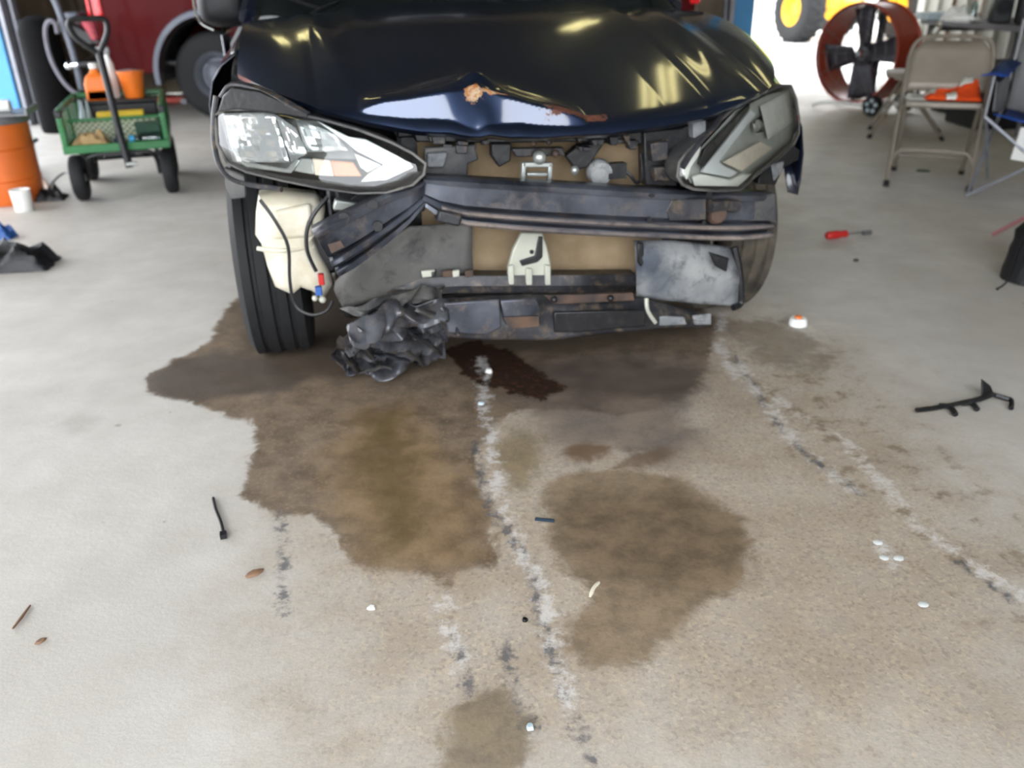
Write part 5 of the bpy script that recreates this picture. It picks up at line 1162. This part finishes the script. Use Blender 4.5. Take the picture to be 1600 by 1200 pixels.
for i, (x, y, lb) in enumerate(((1372, 848, 'upper of three white smears near the right streak'), (1382, 872, 'lower left white smear near the right streak'), (1404, 872, 'lower right white smear near the right streak'), (1442, 945, 'lone pale smear low at the right'))):
    chip(x, y, .012, .010, .002, 'led_white', 'paint_flake', lb, 'paint flake', .4, 'white paint flakes', 20 + i)
b = MB(); b.tube(smooth_path([gp(936, 910, .004), gp(928, 918, .006), gp(922, 932, .004)], 3), [.003] + [.004] * 5 + [.002], 6); tag(b.build('straw_bit', 'cream_card'), 'pale bent straw bit on the round brown stain', 'straw')
b = MB(); b.tube([gp(20, 982, .003), gp(34, 964, .004), gp(47, 946, .003)], [.002, .003, .002], 6); tag(b.build('twig', 'brown_wood'), 'thin brown twig on the floor at lower left', 'twig')
chip(64, 1003, .012, .006, .005, 'brown_wood', 'leaf_bit', 'dark leaf crumb near the lower left corner', 'leaf', .9, seed=9)
b = MB(); b.tube([gp(836, 811, .003), gp(866, 814, .004)], .004, 6); tag(b.build('blue_peg', 'navy_cloth'), 'short dark blue sliver between the two brown stains', 'sliver')
o = chip(1442, 268, .045, .018, .01, 'dark_green', 'dark_strip', 'dark strip on the floor before the vest chair', 'strip', -.3, seed=10)

# ================================================================ OUT IN THE YARD
lc = gp(1243, 64)
LFm = Frame((lc.x, lc.y, -.03), 0)
ld_ = empty('wheel_loader', LFm, 'yellow wheel loader parked outside the doorway', 'loader'); ld_.location.z = -.03
ax = Vector((-.956, -.295, 0))
def loader_wheel(p, R=.62):
    Ra = aim(ax)
    b = MB(); b.lathe([(.30, .19), (.40, .22), (.52, .22), (.58, .20), (R, .15), (R, -.15), (.58, -.20), (.52, -.22), (.30, -.2)], 36, p + Vector((0, 0, R)), Ra)
    t = b.build('tire', 'rubber', ld_, 50)
    b = MB()
    for k in range(22):
        a = 2 * math.pi * k / 22
        for s in (-1, 1):
            e = Ra @ Vector((math.cos(a + s * .06), math.sin(a + s * .06), 0)); tt = Ra @ Vector((-math.sin(a), math.cos(a), 0)); zz = Ra @ Vector((0, 0, 1))
            b.box(p + Vector((0, 0, R)) + e * R * 1.0 + zz * s * .09, (.05, .17, .05), Matrix((e, (zz + tt * s * .35).normalized(), tt)).transposed())
    b.build('tread_lug', 'rubber', t); t.children[0]['kind'] = 'stuff'
    b = MB(); b.lathe([(.31, .20), (.29, .205), (.24, .12), (.20, .06), (.14, .05), (.12, .10), (.001, .11)], 28, p + Vector((0, 0, R)), Ra); b.build('wheel_rim', 'loader_yellow', t)
loader_wheel(Vector((0, 0, 0))); loader_wheel(Vector((1.75, 2.6, 0))); loader_wheel(Vector((2.0, -.0, 0)) + Vector((.4, .65, 0)))
b = MB(); b.box((1.1, 1.2, 1.0), (.7, 3.6, .7), rotz(-.55)); b.box((.6, .5, .62), (1.6, .25, .25), rotz(.3)); b.build('chassis', 'loader_yellow', ld_, bevel=.04)
b = MB(); b.box((1.4, 2.2, 1.9), (1.2, 2.0, 1.2), rotz(-.55)); b.build('cab', 'loader_yellow', ld_, bevel=.08)
b = MB(); b.tube([(2.6, .2, .6), (3.2, -.5, 1.2), (2.7, .6, 1.9)], .16, 8); b.build('lift_arm', 'loader_yellow', ld_)
b = MB(); b.loft([[Vector((x, -.9 + dx * .3, z)) + Vector((dx, 0, 0)) for x, z in ((2.4, .1), (3.0, .05), (3.15, .5), (3.0, 1.0), (2.9, .95), (2.95, .5), (2.85, .2), (2.4, .2))] for dx in (.0, 1.9)]); b.build('bucket', 'loader_yellow', ld_, bevel=.02)
M('siding', (206, 208, 204), .7, 0, .06, .6)
b = MB(); b.box((10, 36, .55), (30, .3, 1.2)); struct(b.build('wall_far', 'siding', bevel=.03))
M('tree_green', (46, 74, 34), .9, 0, 0, 1.1, col2=(98, 128, 62), bump=.6)
rows = []
for j in range(15):
    t = j / 14; rows.append([Vector((x + .5 * mnoise.noise(Vector((x, j, 2))), 40 + 2.2 * t * t + 1.1 * mnoise.noise(Vector((x * .5, j * .6, 5))), 9.5 * t * (1 + .25 * mnoise.noise(Vector((x * .22, 0, 1))) + .1 * mnoise.noise(Vector((x * .9, 3, 1)))))) for x in np.linspace(-14, 34, 90)])
for j in range(1, 8):
    t = 1 - j / 7; rows.append([p + Vector((0, 2.5 + 1.5 * (1 - t), 0)) - Vector((0, 0, p.z * (1 - t))) for p in rows[14]])
b = MB(); b.grid(rows); tl = b.build('tree_line', 'tree_green', None, 80); tag(tl, 'row of green trees beyond the bright yard', 'trees', None, 'stuff')
